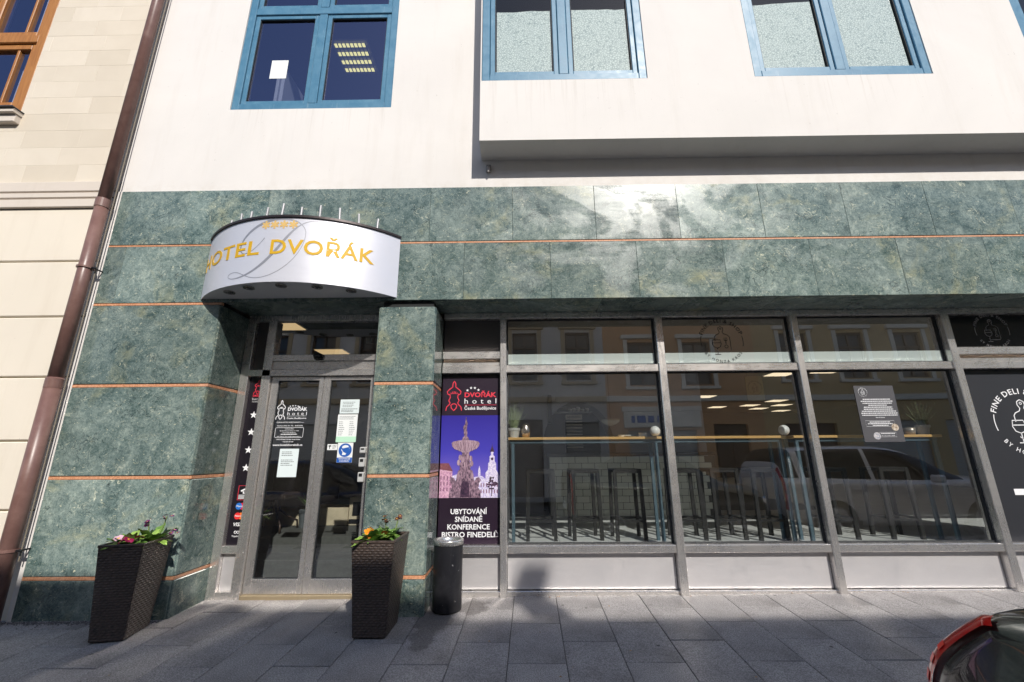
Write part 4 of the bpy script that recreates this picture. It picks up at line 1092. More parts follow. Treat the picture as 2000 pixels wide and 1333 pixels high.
def flower_mesh(r, col, eye, n=6):
    mb = MB()
    for k in range(n):
        a = 2*math.pi*k/n; ca, sa = math.cos(a), math.sin(a); vs = [(0,0,0)]
        for t, w in ((.35,.26),(.7,.44),(1.0,.30),(1.08,0)):
            for s in (-1,1): vs.append((ca*t*r-sa*s*w*r, sa*t*r+ca*s*w*r, r*(.10+.22*t-.25*t*t)+s*.05*r))
        mb.add(vs, [(0,1,2),(1,3,4,2),(3,5,6,4),(5,7,8,6)], 0)
    mb.lathe([(.24*r,.12*r),(.12*r,.20*r),(.001,.22*r)], 8, (0,0,0), 1); return mb
def plant(name, label, base, seed, nleaf, L, flowers, stalks, rz=0):
    r = random.Random(seed)
    o = thing(name, label, 'flower', base, 0, 'flowering plants in the planters'); o.scale = (1.3,1.3,1.25)
    kinds = []
    for k in range(3):
        kinds.append([leaf_mesh(L*r.uniform(.8,1.1), L*.26, .25+.45*k*.5, .25), LEAF if k != 1 else LEAF2])
    protos = []
    for k in range(nleaf):
        kk = k % 3
        if k < 3:
            lo = kinds[kk][0].build('leaf', kinds[kk][1], o, smooth=True, local=True); protos.append(lo)
        else:
            lo = protos[kk].copy(); COL.objects.link(lo)
        a = 2*math.pi*k/nleaf*1.9+r.uniform(-.3,.3); s = r.uniform(.75,1.2)
        lo.location = (r.uniform(-.012,.012), r.uniform(-.012,.012), r.uniform(0,.01)); lo.rotation_euler = (r.uniform(-.2,.2), r.uniform(-.75,.15), a); lo.scale = (s,s,s)
    for (fx, fy, fz, fr, m, em, tilt) in flowers:
        mb = MB(); mb.tube([(fx*.2,fy*.2,0),(fx*.6,fy*.6,fz*.6),(fx,fy,fz)], .0025, 5); st = mb.build('stem', STEM, o, local=True)
        f = flower_mesh(fr, m, em).build('flower', [m, em], st, smooth=True, local=True); f.location = (fx,fy,fz); f.rotation_euler = (tilt[0], tilt[1], r.uniform(0,6))
    for (sx, sy, sz, m, n) in stalks:
        mb = MB(); mb.tube([(sx*.3,sy*.3,0),(sx*.8,sy*.8,sz*.6),(sx,sy,sz)], [.005,.004,.003], 6); st = mb.build('stem', STEM, o, local=True)
        for k in range(n):
            f = flower_mesh(.014, m, m, 5).build('flower', [m, EYE], st, smooth=True, local=True); f.location = (sx+r.uniform(-.02,.02), sy+r.uniform(-.02,.02), sz+r.uniform(-.03,.012)); f.rotation_euler = (r.uniform(-.9,.5), r.uniform(-.7,.7), r.uniform(0,6))
    return o
MAG = simple('magenta_petal', (.42,.012,.10), .5); PUR = simple('purple_petal', (.14,.012,.12), .5); EYE = simple('yellow_eye', (.85,.50,.02), .5)
ORG = simple('orange_petal', (.86,.30,.01), .5); RED = simple('red_orange_petal', (.60,.08,.01), .5); BRN = simple('brown_petal', (.10,.02,.01), .6); PINK = simple('pink_white_petal', (.75,.45,.55), .5)
z1 = gz(-3.1,-.27)+PH_-.035
plant('primrose', 'magenta primrose with wide green leaves at the front of the left planter', (-3.11,-.36,z1), 1, 20, .115, [(.03,-.03,.055,.028,MAG,EYE,(.6,.2)),(-.04,-.02,.060,.028,PINK,EYE,(.5,-.2)),(.0,-.05,.045,.026,MAG,EYE,(.8,.0)),(.05,.02,.06,.027,MAG,EYE,(.4,.3)),(-.01,.02,.065,.024,MAG,EYE,(.4,0))], [])
plant('primrose', 'tall primrose with purple flower heads at the back of the left planter', (-3.04,-.20,z1), 2, 20, .125, [], [(-.02,-.03,.15,PUR,7),(.06,.01,.17,PUR,6),(.10,.04,.09,PUR,3)])
z2 = gz(-1.1,-.25)+PH_-.035
plant('primrose', 'orange and yellow flowered primrose at the front of the door planter', (-1.14,-.36,z2), 3, 22, .13, [(-.03,-.02,.07,.032,ORG,RED,(.9,-.2)),(.0,-.03,.085,.034,EYE,RED,(.8,.1)),(.02,-.01,.055,.028,ORG,RED,(.7,.3)),(-.05,-.01,.065,.024,RED,EYE,(.7,-.4)),(.06,.0,.07,.022,RED,EYE,(.5,.3))], [])
plant('primrose', 'primrose with dark brown flower spikes at the back of the door planter', (-1.07,-.20,z2), 4, 22, .13, [], [(-.02,-.03,.15,BRN,9),(.05,.02,.145,BRN,4)])

# ------------------------------------------------------------------ waste bin
BX, BY = -.626, .147
BN = thing('waste_bin', 'black cylindrical waste bin with a steel rim below the hotel poster', 'bin', (BX, BY, gz(BX, BY)))
def m_bin():
    t = NT('scuffed_black_bin'); co = t.coords()
    n = t.noise(co, 4, 7, .7, .6); s = t.noise(t.coords(0, (14,14,1.2)), 3, 6, .7, .5)
    c = t.mix(t.fr(n, .45, .72, 0, .5), (.014,.014,.017,1), (.055,.055,.062,1))
    c = t.mix(t.fr(s, .62, .72, 0, .55), c, (.16,.16,.17,1)); c = t.mix(t.fr(t.noise(co, 38, 3, .5), .70, .74, 0, .6), c, (.35,.35,.36,1))
    t.P(base=c, rough=t.fr(n, .3, .7, .30, .5)); return t.m
mb = MB(); mb.lathe([(.001,.006),(.124,.006),(.128,.014),(.128,.530)], 40, (BX,BY,gz(BX,BY))); mb.build('body', m_bin(), BN, smooth=True)
mb = MB(); mb.lathe([(.129,.525),(.1345,.527),(.1345,.560),(.132,.566),(.112,.568),(.100,.556),(.095,.53),(.001,.525)], 40, (BX,BY,gz(BX,BY))); mb.build('rim', m_steel('bin_rim_steel', base=(.7,.69,.66), rough=.26), BN, smooth=False)
for o in BN.children:
    o.data.polygons.foreach_set('use_smooth', [True]*len(o.data.polygons))

# ------------------------------------------------------------------ interior of the bistro
FZ = .38
def m_tilefloor():
    t = NT('pale_floor_tile'); co = t.coords(3.0)
    t.P(base=t.mix(t.fr(t.noise(co, 4, 5, .6), .35, .7), (.66,.67,.66,1), (.76,.77,.76,1)), rough=.35); return t.m
FT = m_tilefloor()
fl = room('bistro_shell', -.17, 11.9, .53, 14.0, FZ-.03, 2.92, [simple('bistro_wall_dark', (.22,.19,.165), .8)][0], HB)
mb = MB(); mb.box(-.17, 11.9, .53, 14.0, FZ-.28, FZ-.012); flo = mb.build('bistro_floor', simple('grout', (.20,.20,.20), .8), HB)
mb = MB(); mb.box(-.297, .297, -.297, .297, -.02, 0, .002); ft0 = mb.build('floor_tile', FT, flo)
k = 0
for i in range(9):
    for j in range(5):
        o = ft0 if k == 0 else ft0.copy()
        if k: COL.objects.link(o)
        o.location = (.14+.6*i, .84+.6*j, FZ); k += 1
mb = MB(); mb.box(5.25, 11.9, .53, 14, FZ-.012, FZ); mb.build('floor_covering', FT, HB)
GREYW = simple('grey_blue_wall', (.40,.41,.46), .8, var=.15, vscale=2)
# back wall with arched niche
AX, AY = 1.01, 3.25
def arch(a, hw=.60, zs=1.25, zt=2.14): return (AX+hw*math.cos(a), zs+(zt-zs)*math.sin(a)**.85 if math.sin(a) > 0 else zs)
na = 20
ap = [arch(math.pi*i/na) for i in range(na+1)]
mb = MB(); vs = [(x, AY, z) for x, z in ap]; n = len(vs)
outer = []
for i in range(na+1):
    t_ = i/na
    if t_ < .25: outer.append((3.1, AY, 1.25+1.67*t_/.25))
    elif t_ <= .75: outer.append((3.1-3.27*(t_-.25)/.5, AY, 2.92))
    else: outer.append((-.17, AY, 2.92-1.67*(t_-.75)/.25))
mb.add(vs+outer, [(i,i+1,n+i+1,n+i) for i in range(na)])
mb.add([(-.17,AY,FZ),(AX-.60,AY,FZ),(AX-.60,AY,1.25),(-.17,AY,1.25),(AX+.60,AY,FZ),(3.1,AY,FZ),(3.1,AY,1.25),(AX+.60,AY,1.25)], [(0,1,2,3),(4,5,6,7)])
mb.add(vs+[(x, AY+.5, z) for x, _, z in vs], [(i,i+1,n+i+1,n+i) for i in range(na)])
mb.add([(3.1,AY,FZ),(3.1,AY+3,FZ),(3.1,AY+3,2.92),(3.1,AY,2.92)], [(0,1,2,3)])
mb.build('niche_wall', GREYW, HB, recalc=False)
mb = MB(); mb.box(.2, 1.9, AY+.5, AY+.52, FZ, 2.9); mb.build('niche_back', simple('niche_black', (.02,.02,.022), .6), HB)
mb = MB(); mb.box(-.168, -.12, .56, 3.24, FZ, 2.90); mb.build('side_wall', simple('side_wall_grey', (.35,.35,.38), .8), HB)
CT = thing('bar_counter', 'bistro counter faced with white subway tiles behind the stools', 'counter', (1.5, 3.0, FZ))
mb = MB(); mb.box(.49, 3.05, 2.90, 3.22, FZ, 1.245); mb.build('body', simple('tile_grout', (.10,.10,.095), .9), CT)
mb = MB(); mb.box(.47, 3.05, 2.84, 3.24, 1.255, 1.30, .004); mb.build('worktop', simple('dark_worktop', (.025,.024,.023), .4), CT)
STILE = simple('white_glazed_tile', (.76,.78,.70), .18, var=.08, vscale=3)
mb = MB(); mb.box(-.0965, .0965, -.008, .004, -.0455, .0455, .003); tile0 = mb.build('tile', STILE, CT)
mb = MB(); mb.box(-.047, .047, -.008, .004, -.0455, .0455, .003); half0 = mb.build('tile', STILE, CT)
k = h = 0
for r_ in range(9):
    z = 1.245-.0485-r_*.0965
    for c_ in range(13):
        x = .59+.2*c_+(.1 if r_ % 2 else 0)
        if x > 2.97: continue
        o = tile0 if k == 0 else tile0.copy()
        if k: COL.objects.link(o)
        o.location = (x, 2.894, z); k += 1
    if r_ % 2:
        o = half0 if h == 0 else half0.copy()
        if h: COL.objects.link(o)
        o.location = (.541, 2.894, z); h += 1
# coffee stand in the niche
CS = thing('coffee_stand', 'slatted coffee capsule stand with lettered cream header in the arched niche', 'stand', (.95, 3.3, 1.30))
mb = MB(); mb.box(.815, 1.09, 3.30, 3.48, 1.30, 1.93, .004); mb.build('cabinet', BLACK, CS)
mb = MB(); mb.box(.815, 1.09, 3.285, 3.30, 1.845, 1.93, .002); mb.build('header', simple('cream_header', (.52,.46,.38), .5), CS)
mb = MB(); text_flat(mb, 'NESPRESSO', .953, 1.872, 3.2835, width=.23, size=.045, bold=.015); mb.build('lettering', PRINT_K, CS, recalc=False)
for k in range(9):
    z = 1.815-k*.052
    mb = MB(); mb.box(.82, 1.085, 3.27, 3.299, z-.012, z+.004, .002); mb.build('slat', simple('slat_metal', (.62,.58,.5), .35, .6) if k == 0 else bpy.data.materials['slat_metal'], CS)
SH = thing('cup_shelf', 'thin shelf above the coffee stand in the niche', 'shelf', (1.0, 3.35, 1.97))
mb = MB(); mb.box(.62, 1.26, 3.26, 3.44, 1.965, 1.978, .002); mb.build('board', simple('shelf_grey', (.4,.4,.4), .5), SH)
CUP = simple('white_china', (.70,.70,.66), .25)
for k, x in enumerate((.90,.97,1.04,1.11,1.19)):
    mb = MB(); hh = .05+.012*(k % 3); mb.lathe([(.001,0),(.022,.001),(.034,hh*.6),(.034,hh),(.030,hh),(.028,hh*.5),(.001,.01)], 14, (x,3.34,1.9785)); tag(mb.build('cup', CUP, smooth=True), 'white china cup, %s from the left on the niche shelf' % ['first','second','third','fourth','fifth'][k], 'cup', 'cups on the niche shelf')
SPK = thing('wall_screen', 'black wall mounted screen left of the arched niche', 'screen', (.55, 3.15, 1.8))
mb = MB(); mb.box(.50, .56, 2.95, 3.20, 1.77, 2.22, .006); mb.build('housing', STEEL_D, SPK)
mb = MB(); mb.box(.52, .54, 3.20, 3.25, 1.95, 2.05); mb.build('bracket', STEEL_D, SPK)
mb = MB(); mb.box(.561, .566, 2.97, 3.18, 1.79, 2.20); mb.build('screen', BLACK, SPK)
PD = thing('pendant_bowl', 'pale perforated bowl hanging by a wire near the arched niche', 'pendant', (1.50, 3.0, 1.70))
mb = MB(); mb.lathe([(.03,0),(.09,.02),(.14,.06),(.155,.10),(.150,.10),(.085,.03),(.02,.008)], 22, (1.50,3.0,1.72)); mb.build('bowl', CUP, PD, smooth=True)
mb = MB(); mb.tube([(1.50,3.0,1.74),(1.50,3.0,2.92)], .002, 5); mb.build('wire', STEEL_D, PD)
# menu sign hanging inside
MS = thing('hanging_sign', 'cream square sign with deli emblem hanging inside the middle window', 'sign', (3.9, 3.0, 2.1))
mb = MB(); mb.box(3.755, 4.035, 3.0, 3.012, 2.10, 2.505, .002); mb.build('board', simple('cream_board', (.36,.27,.12), .6), MS)
mb = MB(); deli_logo(mb, 3.895, 2.31, .12, 2.998, .004); mb.build('round_emblem', PRINT_K, MS, recalc=False)
for x in (3.79, 4.0):
    mb = MB(); mb.tube([(x,3.006,2.505),(x,3.006,2.92)], .0015, 5); mb.build('wire', STEEL_D, MS)
# window bars, stools
BLUEST = simple('blue_grey_steel', (.10,.155,.19), .45, .3)
def bar_table(x0, x1, label, legs):
    o = thing('window_bar', label, 'bar table', ((x0+x1)/2, .85, FZ), 0, 'wooden bars behind the shop windows')
    mb = MB(); mb.box(x0, x1, .74, 1.02, 1.428, 1.456, .003); mb.build('board', OAK, o)
    mb = MB(); mb.box(x0+.03, x1-.03, .77, .80, 1.392, 1.427, .003); mb.box(x0+.03, x1-.03, .96, .99, 1.392, 1.427, .003); mb.build('apron', BLUEST, o)
    for x in legs:
        for y in (.785, .975):
            mb = MB(); mb.box(x-.017, x+.017, y-.017, y+.017, FZ, 1.391, .003); mb.build('leg', BLUEST, o)
bar_table(-.115, 2.89, 'long pale oak bar behind the first two shop windows', (-.05, 1.50, 2.84))
bar_table(2.975, 4.56, 'shorter pale oak bar behind the third shop window', (3.02, 4.50))
STK = simple('black_stool_steel', (.03,.029,.029), .4, .2)
def make_stool():
    o = thing('bar_stool', 'x', 'stool', group='black bar stools inside')
    h, w, d, tb = .735, .155, .155, .018
    mb = MB(); mb.box(-w, w, -d, d, h-.012, h, .004); mb.build('seat', STK, o, local=True)
    for sx in (-1,1):
        for sy in (-1,1):
            mb = MB(); x = sx*(w-tb); y = sy*(d-tb); sp = .012
            vs = [(x+sx*sp-tb,y+sy*sp-tb,0),(x+sx*sp+tb,y+sy*sp-tb,0),(x+sx*sp+tb,y+sy*sp+tb,0),(x+sx*sp-tb,y+sy*sp+tb,0),(x-tb,y-tb,h-.013),(x+tb,y-tb,h-.013),(x+tb,y+tb,h-.013),(x-tb,y+tb,h-.013)]
            mb.add(vs, [(0,3,2,1),(4,5,6,7),(0,1,5,4),(1,2,6,5),(2,3,7,6),(3,0,4,7)]); mb.build('leg', STK, o, local=True)
    for sy in (-1,1):
        mb = MB(); mb.box(-w+.02, w-.02, sy*(d-tb)-.012, sy*(d-tb)+.012, h-.045, h-.013, .002); mb.build('seat_rail', STK, o, local=True)
    for sy, zz in ((-1,.185),(1,.185)):
        mb = MB(); mb.box(-w+.022, w-.022, sy*(d-.012)-.012, sy*(d-.012)+.012, zz, zz+.024, .002); mb.build('foot_rail', STK, o, local=True)
    for sx in (-1,1):
        mb = MB(); mb.box(sx*(w-.012)-.011, sx*(w-.012)+.011, -d+.022, d-.022, .20, .222, .002); mb.build('side_rail', STK, o, local=True)
    return o
st0 = make_stool()
words = ['first', 'second', 'third', 'fourth', 'fifth', 'sixth', 'seventh', 'eighth']
for k, x in enumerate((.252, .742, 1.21, 1.86, 2.28, 2.71, 3.47, 4.145)):
    o = st0 if k == 0 else copy_tree(st0)
    o.location = (x, 1.10+.02*math.sin(k*2.2), FZ); o.rotation_euler = (0,0,.06*math.sin(k*1.7))
    o['label'] = 'black square bar stool behind the glass, %s from the hotel poster' % words[k]
# things on the bars
ZB = 1.4565
POTG = simple('pale_grey_pot', (.48,.49,.47), .7, var=.1, vscale=20); LAV = simple('lavender_leaf', (.30,.36,.20), .7, var=.3, vscale=30); LAVF = simple('lavender_bloom', (.34,.28,.42), .8)
def pot_plant(x, y, label, seed, hh):
    o = thing('potted_lavender', label, 'potted plant', (x, y, ZB), 0, 'potted plants on the window bars')
    mb = MB(); mb.lathe([(.001,0),(.046,0),(.060,.075),(.066,.077),(.068,.105),(.060,.105),(.055,.08),(.001,.085)], 24, (x,y,ZB)); mb.build('pot', POTG, o, smooth=False)
    r = random.Random(seed); mb = MB()
    for k in range(95):
        a = r.uniform(0,6.28); sp = abs(r.gauss(0,.06)); L = hh*r.uniform(.45,1.0)*(1-.9*sp)
        p0 = Vector((x+.03*math.cos(a)*r.random(), y+.03*math.sin(a)*r.random(), ZB+.085)); p1 = p0+Vector((math.cos(a)*sp, math.sin(a)*sp, L))
        mid = p0.lerp(p1,.5)+Vector((0,0,.01))
        mb.tube([p0,mid,p1], [.0016,.0013,.001], 3, False, 0)
        tall = L > hh*.72
        for q in range(7 if not tall else 9):
            t_ = r.uniform(.15,1.0); pp = p0.lerp(p1,t_); d = Vector((r.uniform(-1,1),r.uniform(-1,1),r.uniform(.1,1))).normalized()*r.uniform(.010,.020)
            s_ = d.cross(Vector((0,0,1))).normalized()*.0028
            mb.add([pp-s_, pp+d, pp+s_, pp-d*.1], [(0,1,2),(0,2,3)], 1 if tall and t_ > .75 and q % 2 else 0)
    mb.build('foliage', [LAV, LAVF], o, recalc=False)
pot_plant(-.035, .86, 'lavender in a pale pot at the left end of the long oak bar', 11, .34)
pot_plant(4.483, .86, 'lavender in a grey pot at the right end of the shorter oak bar', 12, .32)
mb = MB(); mb.lathe([(.001,0),(.036,0),(.052,.05),(.054,.08),(.040,.13),(.028,.15),(.026,.15),(.036,.12),(.030,.02),(.001,.02)], 24, (.095,.86,ZB))
tag(mb.build('vase', simple('silver_glaze', (.62,.55,.50), .22, .9, bump=.5, bscale=60), smooth=True), 'dented silver vase beside the left lavender pot', 'vase')
mb = MB(); mb.lathe([(.001,0),(.040,0),(.050,.03),(.053,.078),(.049,.078),(.044,.03),(.001,.012)], 20, (4.335,.86,ZB))
tag(mb.build('tumbler', simple('amber_tumbler', (.38,.33,.27), .3, .5), smooth=True), 'mercury glass tumbler left of the right lavender pot', 'tumbler')
mb = MB(); mb.lathe([(.001,0),(.028,0),(.042,.022),(.038,.022),(.001,.006)], 16, (1.155,.86,ZB)); mb.box(1.19, 1.26, .85, .87, ZB+.015, ZB+.021)
tag(mb.build('small_dish', CUP), 'small white dish with a spoon on the long bar', 'dish')
mb = MB(); mb.lathe([(.001,0),(.044,0),(.046,.014),(.038,.016),(.040,.03),(.046,.044),(.001,.044)], 16, (1.39,.86,ZB))
tag(mb.build('stacked_saucers', CUP), 'stack of pale saucers on the long bar', 'saucers')
GLB = simple('white_globe', (.78,.78,.76), .4)
for k, (x, lb) in enumerate(((1.532,'round white globe lamp on the long bar, by the second mullion'), (2.955,'round white globe lamp on the gap between both bars'))):
    o = thing('globe_lamp', lb, 'lamp', (x, .86, ZB), 0, 'globe lamps on the window bars')
    mb = MB(); mb.sphere((x,.86,ZB+.062), .056, 18, 12); mb.build('globe', GLB, o, smooth=True)
    mb = MB(); mb.lathe([(.001,0),(.024,0),(.022,.016),(.001,.016)], 14, (x,.86,ZB)); mb.build('base', BLACK, o)
# ceiling lights
PANEL = glow('warm_light_panel', (1.0,.80,.54), 1.1)
PANEL_H = glow('beige_light_panel', (1.0,.70,.36), .62)
def ceil_light(x0, x1, y0, y1, z, label, group, pm=None):
    o = thing('ceiling_light', label, 'ceiling light', ((x0+x1)/2, (y0+y1)/2, z), 0, group)
    mb = MB(); mb.box(x0, x1, y0, y1, z-.008, z); mb.build('diffuser', pm or PANEL, o)
    mb = MB(); mb.box(x0-.015, x1+.015, y0-.015, y1+.015, z+.0005, z+.012); mb.build('frame', PRINT_W, o)
for x, y in ((5.6,5.0),(5.5,8.6),(7.15,11.5),(8.06,11.0),(8.95,12.1),(8.25,9.75),(9.15,11.0),(10.3,13.0),(6.4,4.7),(3.9,6.2),(3.9,9.0)):
    ceil_light(x-.24, x+.24, y-.24, y+.24, 2.905, 'square warm ceiling panel deep inside the bistro', 'ceiling panels in the bistro')
# ------------------------------------------------------------------ entrance hall
hall = room('hall_shell', -3.98, -.22, .56, 6.0, -.02, 2.94, simple('hall_brown', (.105,.085,.065), .7), HB)
MAT = simple('grey_carpet', (.11,.112,.105), .95, var=.2, vscale=30, bump=.6, bscale=120)
MATL = simple('hall_stone', (.70,.60,.43), .4, var=.2, vscale=5)
mb = MB(); mb.box(-3.9, -.8, .58, .95, -.01, .045); mb.build('hall_floor', MAT, HB)
mb = MB(); mb.box(-3.9, -.8, .951, 1.32, -.01, .21, .004); mb.build('hall_step', MAT, HB)
mb = MB(); mb.box(-3.9, -.8, 1.321, 6.0, -.01, .375, .004); mb.build('hall_step', MAT, HB)
for x0, x1, z1 in ((-3.8,-2.95,.56), (-2.94,-2.30,.60), (-2.29,-1.55,.73)):
    mb = MB(); mb.box(x0, x1, 2.15, 2.6, .376, z1, .004); mb.build('stone_plinth', MATL, HB)
mb = MB(); mb.box(-2.24, -2.02, 2.138, 2.149, .50, .67, .003); mb.box(-2.28, -2.10, 2.138, 2.149, .40, .455, .003); mb.build('vent_grille', BLACK, HB)
ceil_light(-3.22, -2.80, 1.02, 1.41, 2.905, 'warm ceiling panel just inside the hotel door, nearer the street', 'ceiling panels in the hall', PANEL_H)
ceil_light(-3.19, -2.75, 2.50, 2.81, 2.905, 'warm ceiling panel farther inside the hotel door', 'ceiling panels in the hall', PANEL_H)
ES = thing('exit_sign', 'dark green exit sign under the hall ceiling', 'sign', (-1.95, 1.5, 2.72))
mb = MB(); mb.box(-2.02, -1.87, 1.50, 1.52, 2.73, 2.83, .003); mb.build('box', simple('exit_green', (.012,.05,.035), .5), ES)
mb = MB(); mb.plate([(-1.955,2.80),(-1.935,2.80),(-1.935,2.765),(-1.925,2.765),(-1.945,2.742),(-1.965,2.765),(-1.955,2.765)], 1.498, .001); mb.build('arrow', simple('exit_pale', (.12,.22,.18), .5), ES)
WC = thing('wicker_armchair', 'dark wicker armchair with bent metal legs inside the hall', 'chair', (-3.10, 1.75, .376))
LEGM = simple('chair_leg_metal', (.10,.07,.055), .4, .5)
mb = MB(); mb.box(-3.33, -2.87, 1.52, 1.98, .76, .83, .02); mb.build('seat', WICKER, WC)
mb = MB(); mb.box(-3.33, -3.27, 1.52, 1.98, .83, 1.25, .02); mb.box(-3.27, -2.87, 1.92, 1.98, .83, 1.25, .02); mb.build('backrest', WICKER, WC)
for sx, sy in ((-1,-1),(1,-1),(-1,1),(1,1)):
    mb = MB(); mb.tube([(-3.10+sx*.03,1.75+sy*.03,.76),(-3.10+sx*.05,1.75+sy*.05,.62),(-3.10+sx*.13,1.75+sy*.13,.53),(-3.10+sx*.21,1.75+sy*.21,.47),(-3.10+sx*.22,1.75+sy*.22,.378)], .013, 8); mb.build('leg', LEGM, WC, smooth=True)
HPL = thing('hall_plant', 'potted palm standing in the hall behind the left door leaf', 'potted plant', (-2.78, 2.0, .376))
mb = MB(); mb.lathe([(.001,0),(.09,0),(.11,.22),(.10,.22),(.001,.2)], 20, (-2.78,2.0,.376)); mb.build('pot', simple('grey_planter', (.16,.18,.19), .6), HPL)
r = random.Random(9); mb = MB()
for k in range(34):
    a = r.uniform(0,6.28); L = r.uniform(.25,.45); p = Vector((-2.78,2.0,.59)); d = Vector((math.cos(a)*.6,math.sin(a)*.6,1.0)); s_ = Vector((-math.sin(a),math.cos(a),0))*.011
    pts = [p+d*L*t_+Vector((0,0,-.5*L*t_*t_)) for t_ in (0,.3,.6,.85,1)]
    vs = []
    for q, w in zip(pts,(.5,1,1,.6,.05)): vs += [q-s_*w, q+s_*w]
    mb.add(vs, [(2*i,2*i+1,2*i+3,2*i+2) for i in range(4)])
mb.build('foliage', LEAF, HPL, recalc=False)
# lamp and paper in the first-floor office
LF = thing('louvre_light', 'lit louvred ceiling light seen through the blue window above the canopy', 'ceiling light', (-2.6, 1.53, 7.55))
mb = MB()
for k in range(4): mb.box(-2.84, -2.34, 1.27+k*.15, 1.33+k*.15, 7.57, 7.58)
mb.build('tube', glow('louvre_tube', (1.0,.90,.33), 1.0), LF)
mb = MB(); mb.box(-2.88, -2.30, 1.22, 1.86, 7.60, 7.62); mb.build('housing', simple('lamp_tray', (.10,.10,.12), .4), LF)
for k in range(9):
    mb = MB(); x = -2.84+.0625*k; mb.box(x-.003, x+.003, 1.24, 1.84, 7.54, 7.575); mb.build('louvre', STEEL_D, LF)
OP = MB(); OP.box(-2.92, -2.72, .0665, .0675, 5.63, 5.90); tag(OP.build('window_paper', PAPER_W), 'white sheet of paper in the left pane of the blue office window', 'paper')
OB = MB(); OB.box(-3.06, -3.02, .40, .44, 4.95, 6.2, .004); OB.box(-3.06, -2.98, .44, .9, 4.95, 6.2, .004); tag(OB.build('office_cabinet', simple('pale_cabinet', (.30,.31,.36), .6)), 'narrow pale cabinet side seen through the left pane of the blue office window', 'cabinet')

# ------------------------------------------------------------------ parked cars
def catmull(P, xs):
    out = []
    keys = [p[0] for p in P]
    for x in xs:
        i = max(0, min(len(P)-2, max([k for k in range(len(keys)) if keys[k] <= x] or [0])))
        p1, p2 = P[i], P[i+1]; p0 = P[max(i-1,0)]; p3 = P[min(i+2,len(P)-1)]
        t = (x-p1[0])/max(p2[0]-p1[0],1e-6); row = [x]
        for c in range(1, len(p1)):
            m1 = (p2[c]-p0[c])/max(p2[0]-p0[0],1e-6)*(p2[0]-p1[0]); m2 = (p3[c]-p1[c])/max(p3[0]-p1[0],1e-6)*(p2[0]-p1[0])
            row.append((2*t**3-3*t*t+1)*p1[c]+(t**3-2*t*t+t)*m1+(-2*t**3+3*t*t)*p2[c]+(t**3-t*t)*m2)
        out.append(row)
    return out
RUB = simple('tyre_rubber', (.015,.015,.015), .8); RIM = simple('alloy_rim', (.45,.46,.47), .3, .9); CGLASS = simple('dark_car_glass', (.01,.012,.013), .04); TRIM = simple('black_trim', (.012,.012,.012), .5)
CHROME = simple('chrome', (.7,.7,.7), .1, 1.0)
def sect0(s):
    x, zb, zs, zt, w, wt = s
    return [(w*.86,zb),(w*.97,zb+.06),(w,(zb+zs)*.5),(w*.995,zs-.10),(w*.965,zs-.02),(w*.91,zs+.035*min(1,(zt-zs)/.12)),(wt+(w*.91-wt)*.32,zs+(zt-zs)*.66),(wt,zt-.07*min(1,(zt-zs)/.3)),(wt*.82,zt-.02),(wt*.45,zt-.004),(0,zt)]
def sect(s, sub=3):
    P = sect0(s); out = []
    for i in range(len(P)-1):
        p0, p1, p2, p3 = P[max(i-1,0)], P[i], P[i+1], P[min(i+2,len(P)-1)]
        if i == len(P)-2: p3 = (-P[i][0], P[i][1])
        for k in range(sub):
            t = k/sub
            out.append(tuple(.5*(2*b+(c-a)*t+(2*a-5*b+4*c-d)*t*t+(3*b-a-3*c+d)*t**3) for a,b,c,d in zip(p0,p1,p2,p3)))
    return out+[P[-1]]
